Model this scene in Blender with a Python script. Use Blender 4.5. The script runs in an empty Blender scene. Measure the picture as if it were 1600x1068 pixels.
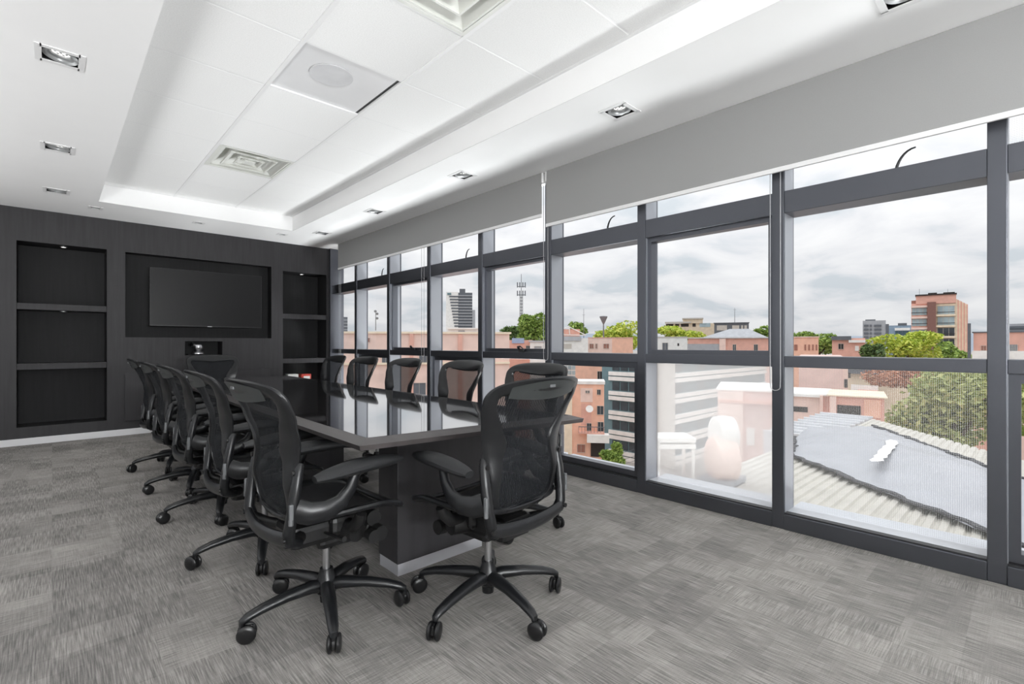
import bpy, bmesh, math, random
from mathutils import Vector, Matrix
R = math.radians
rnd = random.Random(7)
scn = bpy.context.scene
COL = scn.collection

# ------------------------------------------------------------------ camera, world, lights, exposure
FPX, YAW, HOR, H = 767.3, R(43.12), 537.7, 1.066       # focal length in px (1600 wide), yaw, horizon row, eye height
cam = bpy.data.cameras.new('camera'); cam_o = bpy.data.objects.new('camera', cam); COL.objects.link(cam_o)
cam_o.location = (0, 0, H); cam_o.rotation_euler = (R(90), 0, -YAW)
cam.sensor_width = 36; cam.lens = FPX / 1600 * 36; cam.shift_y = (HOR - 534) / 1600
cam.clip_start = .02; cam.clip_end = 5000
scn.camera = cam_o

vs = scn.view_settings
vs.view_transform = 'Standard'; vs.look = 'None'; vs.exposure = 0.0; vs.gamma = 1; vs.use_curve_mapping = False
cy = scn.cycles
cy.max_bounces = 14; cy.diffuse_bounces = 8; cy.glossy_bounces = 5; cy.transparent_max_bounces = 32; cy.transmission_bounces = 6
cy.sample_clamp_indirect = 6; cy.caustics_reflective = False; cy.caustics_refractive = False
cy.use_denoising = True

def make_world():
    w = bpy.data.worlds.new('sky'); scn.world = w; w.use_nodes = True
    nt = w.node_tree; N = nt.nodes; L = nt.links
    for n in list(N): N.remove(n)
    out = N.new('ShaderNodeOutputWorld'); bg = N.new('ShaderNodeBackground')
    tc = N.new('ShaderNodeTexCoord'); sep = N.new('ShaderNodeSeparateXYZ')
    L.new(tc.outputs['Generated'], sep.inputs[0])
    def m(op, a, b=None):
        n = N.new('ShaderNodeMath'); n.operation = op
        for i, v in enumerate((a, b)):
            if v is None: continue
            if isinstance(v, (int, float)): n.inputs[i].default_value = v
            else: L.new(v, n.inputs[i])
        return n.outputs[0]
    z = m('MAXIMUM', sep.outputs[2], 0.0)
    den = m('ADD', z, .22)
    cmb = N.new('ShaderNodeCombineXYZ')
    L.new(m('DIVIDE', sep.outputs[0], den), cmb.inputs[0]); L.new(m('DIVIDE', sep.outputs[1], den), cmb.inputs[1])
    n1 = N.new('ShaderNodeTexNoise'); n1.inputs['Scale'].default_value = 2.3; n1.inputs['Detail'].default_value = 9; n1.inputs['Roughness'].default_value = .52
    n1.inputs['Distortion'].default_value = .35
    L.new(cmb.outputs[0], n1.inputs['Vector'])
    rp = N.new('ShaderNodeValToRGB'); e = rp.color_ramp.elements
    e[0].position = .37; e[0].color = (.58, .62, .66, 1)
    e[1].position = .63; e[1].color = (.82, .82, .83, 1)
    k = e.new(.48); k.color = (.73, .735, .76, 1)
    L.new(n1.outputs['Fac'], rp.inputs[0])
    # overcast sky: the zenith is brighter than the horizon
    cie = m('MULTIPLY', m('ADD', m('MULTIPLY', z, 1.5), 1.0), .86)
    mx = N.new('ShaderNodeMix'); mx.data_type = 'RGBA'; mx.blend_type = 'MULTIPLY'; mx.inputs[0].default_value = 1
    L.new(rp.outputs[0], mx.inputs[6])
    cc = N.new('ShaderNodeCombineXYZ')
    for i in range(3): L.new(cie, cc.inputs[i])
    L.new(cc.outputs[0], mx.inputs[7])
    L.new(mx.outputs[2], bg.inputs[0]); bg.inputs[1].default_value = SKY
    L.new(bg.outputs[0], out.inputs[0])
SKY = 1.12
make_world()

def area(name, loc, rot, sx, sy, power, color=(1, 1, 1)):
    l = bpy.data.lights.new(name, 'AREA'); l.shape = 'RECTANGLE'; l.size = sx; l.size_y = sy; l.energy = power; l.color = color
    o = bpy.data.objects.new(name, l); COL.objects.link(o); o.location = loc; o.rotation_euler = rot
    return o
# fill light added behind the camera to brighten the ceiling; its window is made up
area('rear_fill_light', (0, -5.12, 1.40), (R(90 + 66), 0, 0), 2.6, 1.7, 800, (.97, .99, 1))
# fill light added on the aisle side for the left soffit; corridor unseen
area('aisle_fill_light', (-1.78, 3.2, 1.0), (R(90 + 82), 0, R(-90)), 6.4, 1.0, 80, (.98, .99, 1))
# hidden strips added under the sill line, lifting the ceiling like bounced daylight
for yc, ln in ((-2.5, 4.4), (5.0, 4.6)): area('under_sill_fill', (4.25, yc, -.86), (R(180), R(-14), 0), 1.4, ln, 500, (.97, .99, 1))

# ------------------------------------------------------------------ helpers
def C(r, g, b):
    f = lambda v: (v / 255 / 12.92) if v <= 10.31 else ((v / 255 + .055) / 1.055) ** 2.4
    return (f(r), f(g), f(b), 1)

class MB:
    """collects shapes; build() links them as one mesh object"""
    def __init__(s): s.v = []; s.f = []; s.flat = set()
    def add(s, vs_, fs_):
        b = len(s.v); s.v += [tuple(p) for p in vs_]; s.f += [tuple(b + i for i in f) for f in fs_]; return s
    def box(s, x0, x1, y0, y1, z0, z1, bev=0, M=None):
        if bev > 0:
            bm = bmesh.new(); bmesh.ops.create_cube(bm, size=1)
            for v in bm.verts: v.co = Vector(((x0 + x1) / 2 + v.co.x * (x1 - x0), (y0 + y1) / 2 + v.co.y * (y1 - y0), (z0 + z1) / 2 + v.co.z * (z1 - z0)))
            bmesh.ops.bevel(bm, geom=list(bm.edges), offset=bev, segments=2, profile=.5, affect='EDGES')
            bm.verts.index_update()
            P = [v.co.copy() for v in bm.verts]; Fs = [[v.index for v in f.verts] for f in bm.faces]; bm.free()
        else:
            P = [Vector(p) for p in ((x0, y0, z0), (x1, y0, z0), (x1, y1, z0), (x0, y1, z0), (x0, y0, z1), (x1, y0, z1), (x1, y1, z1), (x0, y1, z1))]
            Fs = [(0, 3, 2, 1), (4, 5, 6, 7), (0, 1, 5, 4), (1, 2, 6, 5), (2, 3, 7, 6), (3, 0, 4, 7)]
        if M is not None: P = [M @ p for p in P]
        n0 = len(s.f); s.add(P, Fs); s.flat |= set(range(n0, len(s.f))); return s
    def tube(s, pts, rad, n=10, up=(0, 0, 1), cap=True):
        """rad: number or list of numbers / (a,b): a across, b along 'up'"""
        pts = [Vector(p) for p in pts]; m = len(pts)
        if not isinstance(rad, list): rad = [rad] * m
        up = Vector(up); V = []; F = []
        for i, p in enumerate(pts):
            t = (pts[min(i + 1, m - 1)] - pts[max(i - 1, 0)]).normalized()
            a = t.cross(up)
            if a.length < 1e-4: a = t.cross(Vector((1, 0, 0)) if abs(t.x) < .9 else Vector((0, 1, 0)))
            a.normalize(); b = a.cross(t).normalized()
            ra, rb = rad[i] if isinstance(rad[i], tuple) else (rad[i], rad[i])
            for k in range(n):
                w = 2 * math.pi * (k + .5) / n
                V.append(p + a * (ra * math.cos(w)) + b * (rb * math.sin(w)))
        for i in range(m - 1):
            for k in range(n):
                k2 = (k + 1) % n
                F.append((i * n + k, i * n + k2, (i + 1) * n + k2, (i + 1) * n + k))
        if cap: F.append(tuple(range(n))[::-1]); F.append(tuple((m - 1) * n + k for k in range(n)))
        return s.add(V, F)
    def lathe(s, prof, n=20, M=None):
        V = []; F = []; m = len(prof)
        for r, z in prof:
            for k in range(n):
                w = 2 * math.pi * k / n; p = Vector((r * math.cos(w), r * math.sin(w), z))
                V.append(M @ p if M is not None else p)
        for i in range(m - 1):
            for k in range(n):
                k2 = (k + 1) % n; F.append((i * n + k, i * n + k2, (i + 1) * n + k2, (i + 1) * n + k))
        if prof[0][0] > 1e-5: F.append(tuple(range(n))[::-1])
        if prof[-1][0] > 1e-5: F.append(tuple((m - 1) * n + k for k in range(n)))
        return s.add(V, F)
    def prism(s, poly, z0, z1):
        n = len(poly)
        return s.add([(x, y, z0) for x, y in poly] + [(x, y, z1) for x, y in poly],
                     [tuple(range(n))[::-1], tuple(range(n, 2 * n))] + [(i, (i + 1) % n, n + (i + 1) % n, n + i) for i in range(n)])
    def mesh(s, name, mat, org=(0, 0, 0), smooth=True):
        me = bpy.data.meshes.new(name)
        me.from_pydata([(x - org[0], y - org[1], z - org[2]) for x, y, z in s.v], [], s.f)
        bm = bmesh.new(); bm.from_mesh(me); bmesh.ops.recalc_face_normals(bm, faces=bm.faces); bm.to_mesh(me); bm.free()
        if smooth:
            me.set_sharp_from_angle(angle=R(38)); me.polygons.foreach_set('use_smooth', [i not in s.flat for i in range(len(me.polygons))])
        if mat: me.materials.append(mat)
        return me
    def build(s, name, mat, parent=None, org=(0, 0, 0), smooth=True, loc=None):
        return link(name, s.mesh(name, mat, org, smooth), parent, loc if loc is not None else (org if parent is None else (0, 0, 0)))

def link(name, data, parent=None, loc=(0, 0, 0), rz=0):
    o = bpy.data.objects.new(name, data); COL.objects.link(o); o.location = loc
    if rz: o.rotation_euler = (0, 0, rz)
    if parent is not None: o.parent = parent
    return o
def tag(o, label=None, cat=None, group=None, kind=None):
    if label: o['label'] = label
    if cat: o['category'] = cat
    if group: o['group'] = group
    if kind: o['kind'] = kind
    return o
def thing(name, loc, label, cat, group=None, rz=0, kind=None):
    return tag(link(name, None, None, loc, rz), label, cat, group, kind)
def bx(*a, **k): return MB().box(*a, **k)
def sheet_holes(a0, a1, b0, b1, holes):
    """rectangle [a0,a1]x[b0,b1] minus rectangles; yields cells"""
    xs = sorted({a0, a1, *[h[0] for h in holes], *[h[1] for h in holes]}); ys = sorted({b0, b1, *[h[2] for h in holes], *[h[3] for h in holes]})
    for i in range(len(xs) - 1):
        for j in range(len(ys) - 1):
            cx, cy_ = (xs[i] + xs[i + 1]) / 2, (ys[j] + ys[j + 1]) / 2
            if a0 <= cx <= a1 and b0 <= cy_ <= b1 and not any(h[0] < cx < h[1] and h[2] < cy_ < h[3] for h in holes):
                yield xs[i], xs[i + 1], ys[j], ys[j + 1]

# ------------------------------------------------------------------ materials
def mat(name, col, rough=.5, metal=0, spec=.5, var=.06, scale=8, bump=0, coat=0, emit=None, es=0, stretch=None, ior=1.5):
    m = bpy.data.materials.new(name); m.use_nodes = True; nt = m.node_tree; N = nt.nodes; L = nt.links
    p = N['Principled BSDF']
    p.inputs['Roughness'].default_value = rough; p.inputs['Metallic'].default_value = metal
    p.inputs['Specular IOR Level'].default_value = spec; p.inputs['IOR'].default_value = ior
    p.inputs['Coat Weight'].default_value = coat; p.inputs['Coat Roughness'].default_value = .03
    if emit: p.inputs['Emission Color'].default_value = emit; p.inputs['Emission Strength'].default_value = es
    tc = N.new('ShaderNodeTexCoord'); no = N.new('ShaderNodeTexNoise'); no.inputs['Scale'].default_value = scale; no.inputs['Detail'].default_value = 5
    src = tc.outputs['Object']
    if stretch:
        mp = N.new('ShaderNodeMapping'); mp.inputs['Scale'].default_value = stretch; L.new(src, mp.inputs[0]); src = mp.outputs[0]
    L.new(src, no.inputs['Vector'])
    rp = N.new('ShaderNodeValToRGB'); e = rp.color_ramp.elements
    e[0].position = .3; e[1].position = .7
    e[0].color = tuple(max(0, c * (1 - var)) for c in col[:3]) + (1,); e[1].color = tuple(min(1, c * (1 + var)) for c in col[:3]) + (1,)
    L.new(no.outputs['Fac'], rp.inputs[0]); L.new(rp.outputs[0], p.inputs['Base Color'])
    if bump:
        b = N.new('ShaderNodeBump'); b.inputs['Strength'].default_value = bump; b.inputs['Distance'].default_value = .002
        n2 = N.new('ShaderNodeTexNoise'); n2.inputs['Scale'].default_value = scale * 6; n2.inputs['Detail'].default_value = 4
        L.new(src, n2.inputs['Vector']); L.new(n2.outputs['Fac'], b.inputs['Height']); L.new(b.outputs[0], p.inputs['Normal'])
    return m

M = {}
M['paint'] = mat('white paint', (.93, .93, .93, 1), .65, var=.01, scale=3)
M['tile'] = mat('mineral ceiling tile', (.9, .9, .895, 1), .9, var=.05, scale=160, bump=.5)
M['grid'] = mat('white grid bar', (.86, .86, .86, 1), .45, var=.01)
M['frame'] = mat('anodised window frame', C(96, 98, 104), .36, .9, var=.03, scale=2)
M['jamb'] = mat('jamb metal with skylight in its tone', C(168, 171, 177), .4, .75, var=.02, scale=2)  # pale tone carries the skylight on the mullion sides
M['frame_dark'] = mat('dark window seal', C(38, 38, 40), .5)
M['sill'] = mat('pale window sill', C(205, 208, 214), .35, var=.02)
M['blind'] = mat('grey roller blind cloth', C(150, 150, 149), .85, var=.02, scale=220, bump=.2)
M['white_plastic'] = mat('white plastic', C(232, 232, 232), .4, var=.01)
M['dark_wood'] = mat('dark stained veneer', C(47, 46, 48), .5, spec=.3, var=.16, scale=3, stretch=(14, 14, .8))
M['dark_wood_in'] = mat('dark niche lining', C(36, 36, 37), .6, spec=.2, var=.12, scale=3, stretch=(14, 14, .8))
M['base'] = mat('white skirting', C(222, 222, 224), .35, var=.01)
M['black'] = mat('black plastic', C(22, 22, 23), .4, var=.08)
M['black_gloss'] = mat('black gloss', C(12, 12, 13), .12)
M['screen'] = mat('switched off screen', C(16, 16, 17), .35, spec=.25, var=.02)
M['steel'] = mat('brushed steel', C(190, 190, 192), .28, .95, var=.03)
M['chair'] = mat('graphite nylon', C(24, 25, 27), .3, spec=.45, var=.08, scale=20, bump=.1)
M['chair_soft'] = mat('graphite arm pad', C(30, 31, 33), .6, var=.05)
M['table_top'] = mat('polished dark table', C(36, 34, 35), .07, var=.2, scale=2.2, stretch=(10, .7, 1), coat=1.0, spec=.9, ior=1.75)
M['table_edge'] = mat('satin dark edge', C(70, 66, 66), .3, var=.15, scale=2.2, stretch=(10, .7, 1))
M['table_leg'] = mat('dark table pedestal', C(50, 49, 51), .45, var=.18, scale=2.5, stretch=(9, 9, .7))
M['plinth'] = mat('brushed plinth', C(205, 205, 210), .35, .3, var=.02)
M['lamp_ring'] = mat('satin lamp ring', C(175, 177, 178), .35, .5, var=.02)
M['lamp_on'] = mat('lit lamp face', C(240, 240, 235), .4, emit=(1, .98, .94, 1), es=2.2)
M['diffuser'] = mat('grey acrylic diffuser', C(226, 226, 227), .3, var=.04, scale=3)
M['diffuser_spot'] = mat('round grey disc', C(206, 206, 208), .6)
M['vent'] = mat('white vent metal', C(226, 227, 222), .45, var=.02)
M['red'] = mat('red print', C(196, 70, 58), .5, var=.25, scale=60)
M['chain'] = mat('grey pull chain', C(170, 170, 172), .4)
M['paper'] = mat('white card', C(235, 235, 232), .6, var=.02)

def mat_carpet():
    m = bpy.data.materials.new('striped loop carpet'); m.use_nodes = True; nt = m.node_tree; N = nt.nodes; L = nt.links; p = N['Principled BSDF']
    p.inputs['Roughness'].default_value = .95; p.inputs['Specular IOR Level'].default_value = .15
    tc = N.new('ShaderNodeTexCoord')
    def mapped(sc, rot=0):
        mp = N.new('ShaderNodeMapping'); mp.inputs['Scale'].default_value = sc; mp.inputs['Rotation'].default_value = (0, 0, rot)
        L.new(tc.outputs['Object'], mp.inputs[0]); return mp.outputs[0]
    def noise(v, s, d=3, ro=.6):
        n = N.new('ShaderNodeTexNoise'); n.inputs['Scale'].default_value = s; n.inputs['Detail'].default_value = d; n.inputs['Roughness'].default_value = ro; L.new(v, n.inputs['Vector']); return n.outputs['Fac']
    # yarn streaks in two directions; rectangular blocks set the tone and which direction shows
    def math_(op, a, b):
        n = N.new('ShaderNodeMath'); n.operation = op
        for i, v in enumerate((a, b)):
            if isinstance(v, (int, float)): n.inputs[i].default_value = v
            else: L.new(v, n.inputs[i])
        return n.outputs[0]
    def cells(sc):
        f = N.new('ShaderNodeVectorMath'); f.operation = 'FLOOR'; L.new(mapped(sc), f.inputs[0])
        w = N.new('ShaderNodeTexWhiteNoise'); w.noise_dimensions = '2D'; L.new(f.outputs[0], w.inputs['Vector']); return w.outputs['Value']
    sa = noise(mapped((230, 9, 1)), 1, 2, .5); sb = noise(mapped((9, 230, 1)), 1, 2, .5)
    c1, c2, c3 = cells((7.3, 3.1, 1)), cells((4.1, 5.7, 1)), cells((12.7, 8.3, 1))
    pick = math_('MULTIPLY', math_('GREATER_THAN', c1, .66), .55); pick = math_('ADD', pick, .12)
    mx = N.new('ShaderNodeMix'); mx.data_type = 'FLOAT'; L.new(pick, mx.inputs[0]); L.new(sa, mx.inputs[2]); L.new(sb, mx.inputs[3])
    tone = mx.outputs[0]
    for c, k in ((c1, .10), (c2, .12), (c3, .07), (noise(mapped((1, 1, 1)), 300, 2), .25), (noise(mapped((1, 1, 1)), 2.2, 3), .2)):
        tone = math_('ADD', tone, math_('MULTIPLY', math_('SUBTRACT', c, .5), k))
    rp = N.new('ShaderNodeValToRGB'); e = rp.color_ramp.elements
    e[0].position = .28; e[0].color = C(104, 102, 100); e[1].position = .72; e[1].color = C(166, 162, 158)
    k = e.new(.5); k.color = C(135, 132, 129)
    L.new(tone, rp.inputs[0]); L.new(rp.outputs[0], p.inputs['Base Color'])
    b = N.new('ShaderNodeBump'); b.inputs['Strength'].default_value = .4; b.inputs['Distance'].default_value = .003; L.new(tone, b.inputs['Height']); L.new(b.outputs[0], p.inputs['Normal'])
    return m
M['carpet'] = mat_carpet()

def mat_glass(name, haze=0, haze_col=(.9, .9, .9, 1), dots=False, tint=(.97, .98, .98, 1)):
    m = bpy.data.materials.new(name); m.use_nodes = True; nt = m.node_tree; N = nt.nodes; L = nt.links
    for n in list(N): N.remove(n)
    out = N.new('ShaderNodeOutputMaterial'); tr = N.new('ShaderNodeBsdfTransparent'); gl = N.new('ShaderNodeBsdfGlossy'); gl.inputs['Roughness'].default_value = .01
    tr.inputs[0].default_value = tint
    fr = N.new('ShaderNodeFresnel'); fr.inputs['IOR'].default_value = 1.08
    mx = N.new('ShaderNodeMixShader'); L.new(fr.outputs[0], mx.inputs[0]); L.new(tr.outputs[0], mx.inputs[1]); L.new(gl.outputs[0], mx.inputs[2])
    last = mx.outputs[0]
    if haze or dots:
        df = N.new('ShaderNodeBsdfDiffuse'); df.inputs[0].default_value = haze_col
        tl = N.new('ShaderNodeBsdfTranslucent'); tl.inputs[0].default_value = haze_col
        ad = N.new('ShaderNodeMixShader'); ad.inputs[0].default_value = .6; L.new(df.outputs[0], ad.inputs[1]); L.new(tl.outputs[0], ad.inputs[2])
        m2 = N.new('ShaderNodeMixShader'); L.new(last, m2.inputs[1]); L.new(ad.outputs[0], m2.inputs[2])
        tc = N.new('ShaderNodeTexCoord')
        if dots:
            mp = N.new('ShaderNodeMapping'); mp.inputs['Rotation'].default_value = (R(45), 0, 0); L.new(tc.outputs['Object'], mp.inputs[0])
            sp = N.new('ShaderNodeSeparateXYZ'); L.new(mp.outputs[0], sp.inputs[0])
            def wv(o):
                a = N.new('ShaderNodeMath'); a.operation = 'MULTIPLY'; a.inputs[1].default_value = 2 * math.pi / .0115; L.new(o, a.inputs[0])
                b = N.new('ShaderNodeMath'); b.operation = 'SINE'; L.new(a.outputs[0], b.inputs[0]); return b.outputs[0]
            a = N.new('ShaderNodeMath'); a.operation = 'MULTIPLY'; L.new(wv(sp.outputs[1]), a.inputs[0]); L.new(wv(sp.outputs[2]), a.inputs[1])
            mr = N.new('ShaderNodeMapRange'); mr.inputs[1].default_value = -.1; mr.inputs[2].default_value = .5; mr.inputs[3].default_value = .0; mr.inputs[4].default_value = .26
            L.new(a.outputs[0], mr.inputs[0]); L.new(mr.outputs[0], m2.inputs[0])
        else:
            no = N.new('ShaderNodeTexNoise'); no.inputs['Scale'].default_value = 2; L.new(tc.outputs['Object'], no.inputs['Vector'])
            mr = N.new('ShaderNodeMapRange'); mr.inputs[3].default_value = haze * .92; mr.inputs[4].default_value = haze * 1.08
            L.new(no.outputs['Fac'], mr.inputs[0]); L.new(mr.outputs[0], m2.inputs[0])
        last = m2.outputs[0]
    L.new(last, out.inputs[0])
    return m
M['glass'] = mat_glass('clear glass')
M['glass_haze'] = mat_glass('milky film glass', .40, (.9, .89, .885, 1))
M['glass_dots'] = mat_glass('dotted film glass', dots=True, haze_col=(.92, .92, .9, 1))

def mat_pellicle():
    m = bpy.data.materials.new('woven chair mesh'); m.use_nodes = True; nt = m.node_tree; N = nt.nodes; L = nt.links; p = N['Principled BSDF']
    p.inputs['Roughness'].default_value = .7; p.inputs['Specular IOR Level'].default_value = .15; p.inputs['Base Color'].default_value = C(30, 32, 35)
    out = N['Material Output']; tr = N.new('ShaderNodeBsdfTransparent'); mx = N.new('ShaderNodeMixShader')
    tc = N.new('ShaderNodeTexCoord'); sp = N.new('ShaderNodeSeparateXYZ'); L.new(tc.outputs['Object'], sp.inputs[0])
    def wv(o, per):
        a = N.new('ShaderNodeMath'); a.operation = 'MULTIPLY'; a.inputs[1].default_value = 2 * math.pi / per; L.new(o, a.inputs[0])
        b = N.new('ShaderNodeMath'); b.operation = 'SINE'; L.new(a.outputs[0], b.inputs[0]); return b.outputs[0]
    a = N.new('ShaderNodeMath'); a.operation = 'MULTIPLY_ADD'; L.new(wv(sp.outputs[2], .0035), a.inputs[0]); a.inputs[1].default_value = .35
    L.new(wv(sp.outputs[0], .0075), a.inputs[2])
    mr = N.new('ShaderNodeMapRange'); mr.inputs[1].default_value = -.15; mr.inputs[2].default_value = .35; mr.inputs[3].default_value = .66; mr.inputs[4].default_value = .99
    L.new(a.outputs[0], mr.inputs[0]); L.new(mr.outputs[0], mx.inputs[0]); L.new(tr.outputs[0], mx.inputs[1]); L.new(p.outputs[0], mx.inputs[2]); L.new(mx.outputs[0], out.inputs[0])
    return m
M['pellicle'] = mat_pellicle()

# ------------------------------------------------------------------ the room
W, F, ZS, ZC = 3.078, 7.32, 2.508, 2.69          # window wall, far wall, soffit and coffer heights
XL, YB = -1.6, -5.0                              # walls out of view
CX0, CX1, CY0, CY1 = .343, 2.235, -4.10, 6.485   # coffer

tag(bx(XL - .1, W + .19, YB - .1, F + .5, -.15, 0).build('floor', M['carpet']), 'grey striped loop-pile carpet covering the whole floor', 'floor', kind='structure')

# ceiling: slab, soffit with cut-outs, fascia, tiles
DL = [(.03, 3.354), (.03, 4.918), (.03, 6.30)]                      # square downlights over the aisle
DR = [(2.565, .369), (2.565, 1.765), (2.56, 3.35), (2.556, 4.906), (2.554, 6.33)]   # along the windows
DF = [(.334, 6.80), (1.271, 6.80), (2.203, 6.76)]                    # small ones over the dark wall
HS = .074
holes = [(CX0, CX1, CY0, CY1)] + [(x - HS, x + HS, y - HS, y + HS) for x, y in DL + DR] + [(x - .04, x + .04, y - .04, y + .04) for x, y in DF]
ceil = tag(bx(XL - .1, W + .19, YB - .1, F + .5, ZC + .06, ZC + .2).build('ceiling', M['paint']), 'white ceiling with a tiled coffer framed by a plain soffit', 'ceiling', kind='structure')
mb = MB()
for x0, x1, y0, y1 in sheet_holes(XL - .1, W + .19, YB - .1, F + .5, holes):
    mb.add([(x0, y0, ZS), (x1, y0, ZS), (x1, y1, ZS), (x0, y1, ZS)], [(0, 3, 2, 1)])
    mb.add([(x0, y0, ZS + .02), (x1, y0, ZS + .02), (x1, y1, ZS + .02), (x0, y1, ZS + .02)], [(0, 1, 2, 3)])
mb.build('soffit', M['paint'], ceil, smooth=False)
for q in ((CX0 - .02, CX0, CY0, CY1), (CX1, CX1 + .02, CY0, CY1), (CX0, CX1, CY0 - .02, CY0), (CX0, CX1, CY1, CY1 + .02)):
    bx(*q, ZS + .003, ZC + .06).build('fascia', M['paint'], ceil, smooth=False)
GX = [.983, 1.592]; TY = [2.07 + .613 * k for k in range(-10, 8)]
cols = [(CX0, GX[0]), (GX[0], GX[1]), (GX[1], CX1)]
ys = [CY0] + [y for y in TY if CY0 + .05 < y < CY1 - .02] + [CY1]
tile_cache = {}
VENTS = [(1, 4.522), (1, 1.457)]; PANELS = [(1, 2.683)]
for j in range(len(ys) - 1):
    for i, (a, b) in enumerate(cols):
        if any(i == c and abs(ys[j] - y) < .02 for c, y in VENTS + PANELS): continue
        key = (round(b - a, 3), round(ys[j + 1] - ys[j], 3))
        if key not in tile_cache:
            w_, l_ = key; g = .006
            tile_cache[key] = MB().box(-w_ / 2 + g, w_ / 2 - g, -l_ / 2 + g, l_ / 2 - g, 0, .018, bev=.003).mesh('ceiling_tile', M['tile'])
        link('ceiling_tile', tile_cache[key], ceil, ((a + b) / 2, (ys[j] + ys[j + 1]) / 2, ZC))
for x in GX: bx(x - .012, x + .012, CY0, CY1, ZC - .003, ZC + .03, bev=.001).build('grid_bar', M['grid'], ceil)
for y in ys[1:-1]:
    for a, b in cols: bx(a, b, y - .009, y + .009, ZC + .001, ZC + .03).build('grid_bar', M['grid'], ceil, smooth=False)
for x in (CX0, CX1): bx(min(x, x + (.022 if x == CX0 else -.022)), max(x, x + (.022 if x == CX0 else -.022)), CY0, CY1, ZC - .002, ZC + .02).build('edge_trim', M['grid'], ceil, smooth=False)

mb = MB()
for y0, y1, z0, z1 in sheet_holes(YB - .1, F + .5, 0, ZC + .1, [(.0, 6.6, .55, 2.35)]): mb.box(XL - .1, XL, y0, y1, z0, z1)  # opening added here to let the aisle fill light in
wl = tag(mb.build('wall_left', M['paint'], smooth=False), 'plain white wall with a glazed opening added for the aisle fill light', 'wall', kind='structure')
for k in range(5): bx(XL - .07, XL - .02, 1.65 * k - .02, 1.65 * k + .02, .55, 2.35).build('added_opening_post', M['frame'], wl, smooth=False)
for k in range(4): MB().add([(XL - .05, 1.65 * k + .02, .55), (XL - .05, 1.65 * k + 1.63, .55), (XL - .05, 1.65 * k + 1.63, 2.35), (XL - .05, 1.65 * k + .02, 2.35)], [(0, 1, 2, 3)]).build('added_opening_pane', M['glass'], wl, smooth=False)
# wall behind the photographer; its window is added to carry the rear fill
wb = MB()
for x0, x1, z0, z1 in sheet_holes(XL, W + .19, 0, ZC + .1, [(-1.25, 3.05, .65, 2.45)]):
    wb.box(x0, x1, YB - .1, YB, z0, z1)
wbo = tag(wb.build('wall_back', M['paint'], smooth=False), 'white end wall with a wide window added for the fill light', 'wall', kind='structure')
wfr = MB()
for x in (-1.25, -.2, .9, 2.0, 3.0): wfr.box(x, x + .05, YB - .08, YB - .02, .65, 2.45)
for z in (.65, 2.40): wfr.box(-1.25, 3.05, YB - .08, YB - .02, z, z + .05)
wfr.build('window_frame', M['frame'], wbo, smooth=False)

# dark cabinet wall at the far end, with niches
D = .34
NL, NT, NC, NR = (-.274, .46, .19, 2.16), (.627, 2.24, 1.15, 2.152), (1.219, 1.635, .93, 1.105), (2.394, 3.02, .19, 2.11)
mb = MB()
for x0, x1, z0, z1 in sheet_holes(XL, W + .02, .07, ZS, [NL, NT, NC, NR]):
    mb.add([(x0, F, z0), (x1, F, z0), (x1, F, z1), (x0, F, z1)], [(0, 1, 2, 3)])
wf = tag(mb.build('wall_far', M['dark_wood'], smooth=False), 'dark veneered cabinet wall with niches and shelves', 'wall', kind='structure')
def niche(n, d, nm):
    x0, x1, z0, z1 = n; b = F + d
    MB().add([(x0, F, z0), (x1, F, z0), (x1, F, z1), (x0, F, z1), (x0, b, z0), (x1, b, z0), (x1, b, z1), (x0, b, z1)],
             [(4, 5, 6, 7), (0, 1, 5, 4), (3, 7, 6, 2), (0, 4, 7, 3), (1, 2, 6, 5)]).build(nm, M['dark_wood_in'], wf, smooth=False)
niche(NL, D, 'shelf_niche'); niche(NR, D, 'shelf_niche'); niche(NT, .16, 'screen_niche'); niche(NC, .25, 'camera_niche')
for n in (NL, NR):
    for z in (1.437, .795): bx(n[0] + .001, n[1] - .001, F + .006, F + D, z, z + .068, bev=.003).build('shelf', M['dark_wood'], wf)
bx(.621, 1.42, F - .022, F, .165, .728, bev=.003).build('cabinet_door', M['dark_wood'], wf)
bx(1.427, 2.231, F - .022, F, .165, .728, bev=.003).build('cabinet_door', M['dark_wood'], wf)
bx(XL, W + .02, F + .03, F + .5, 0, ZC).build('backing', M['dark_wood_in'], wf, smooth=False) if False else None
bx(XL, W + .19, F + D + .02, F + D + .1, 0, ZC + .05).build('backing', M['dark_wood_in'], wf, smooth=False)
tag(bx(XL, W, F - .012, F + .02, 0, .072, bev=.002).build('baseboard_far', M['base']), 'white skirting under the dark cabinet wall', 'baseboard', kind='structure')
# end return between the cabinet wall and the glazing
tag(bx(W - .02, W + .19, 7.27, F + .5, 0, ZS).build('wall_return', M['frame'], smooth=False), 'grey metal return where the glazing meets the dark wall', 'wall', kind='structure')

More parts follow.
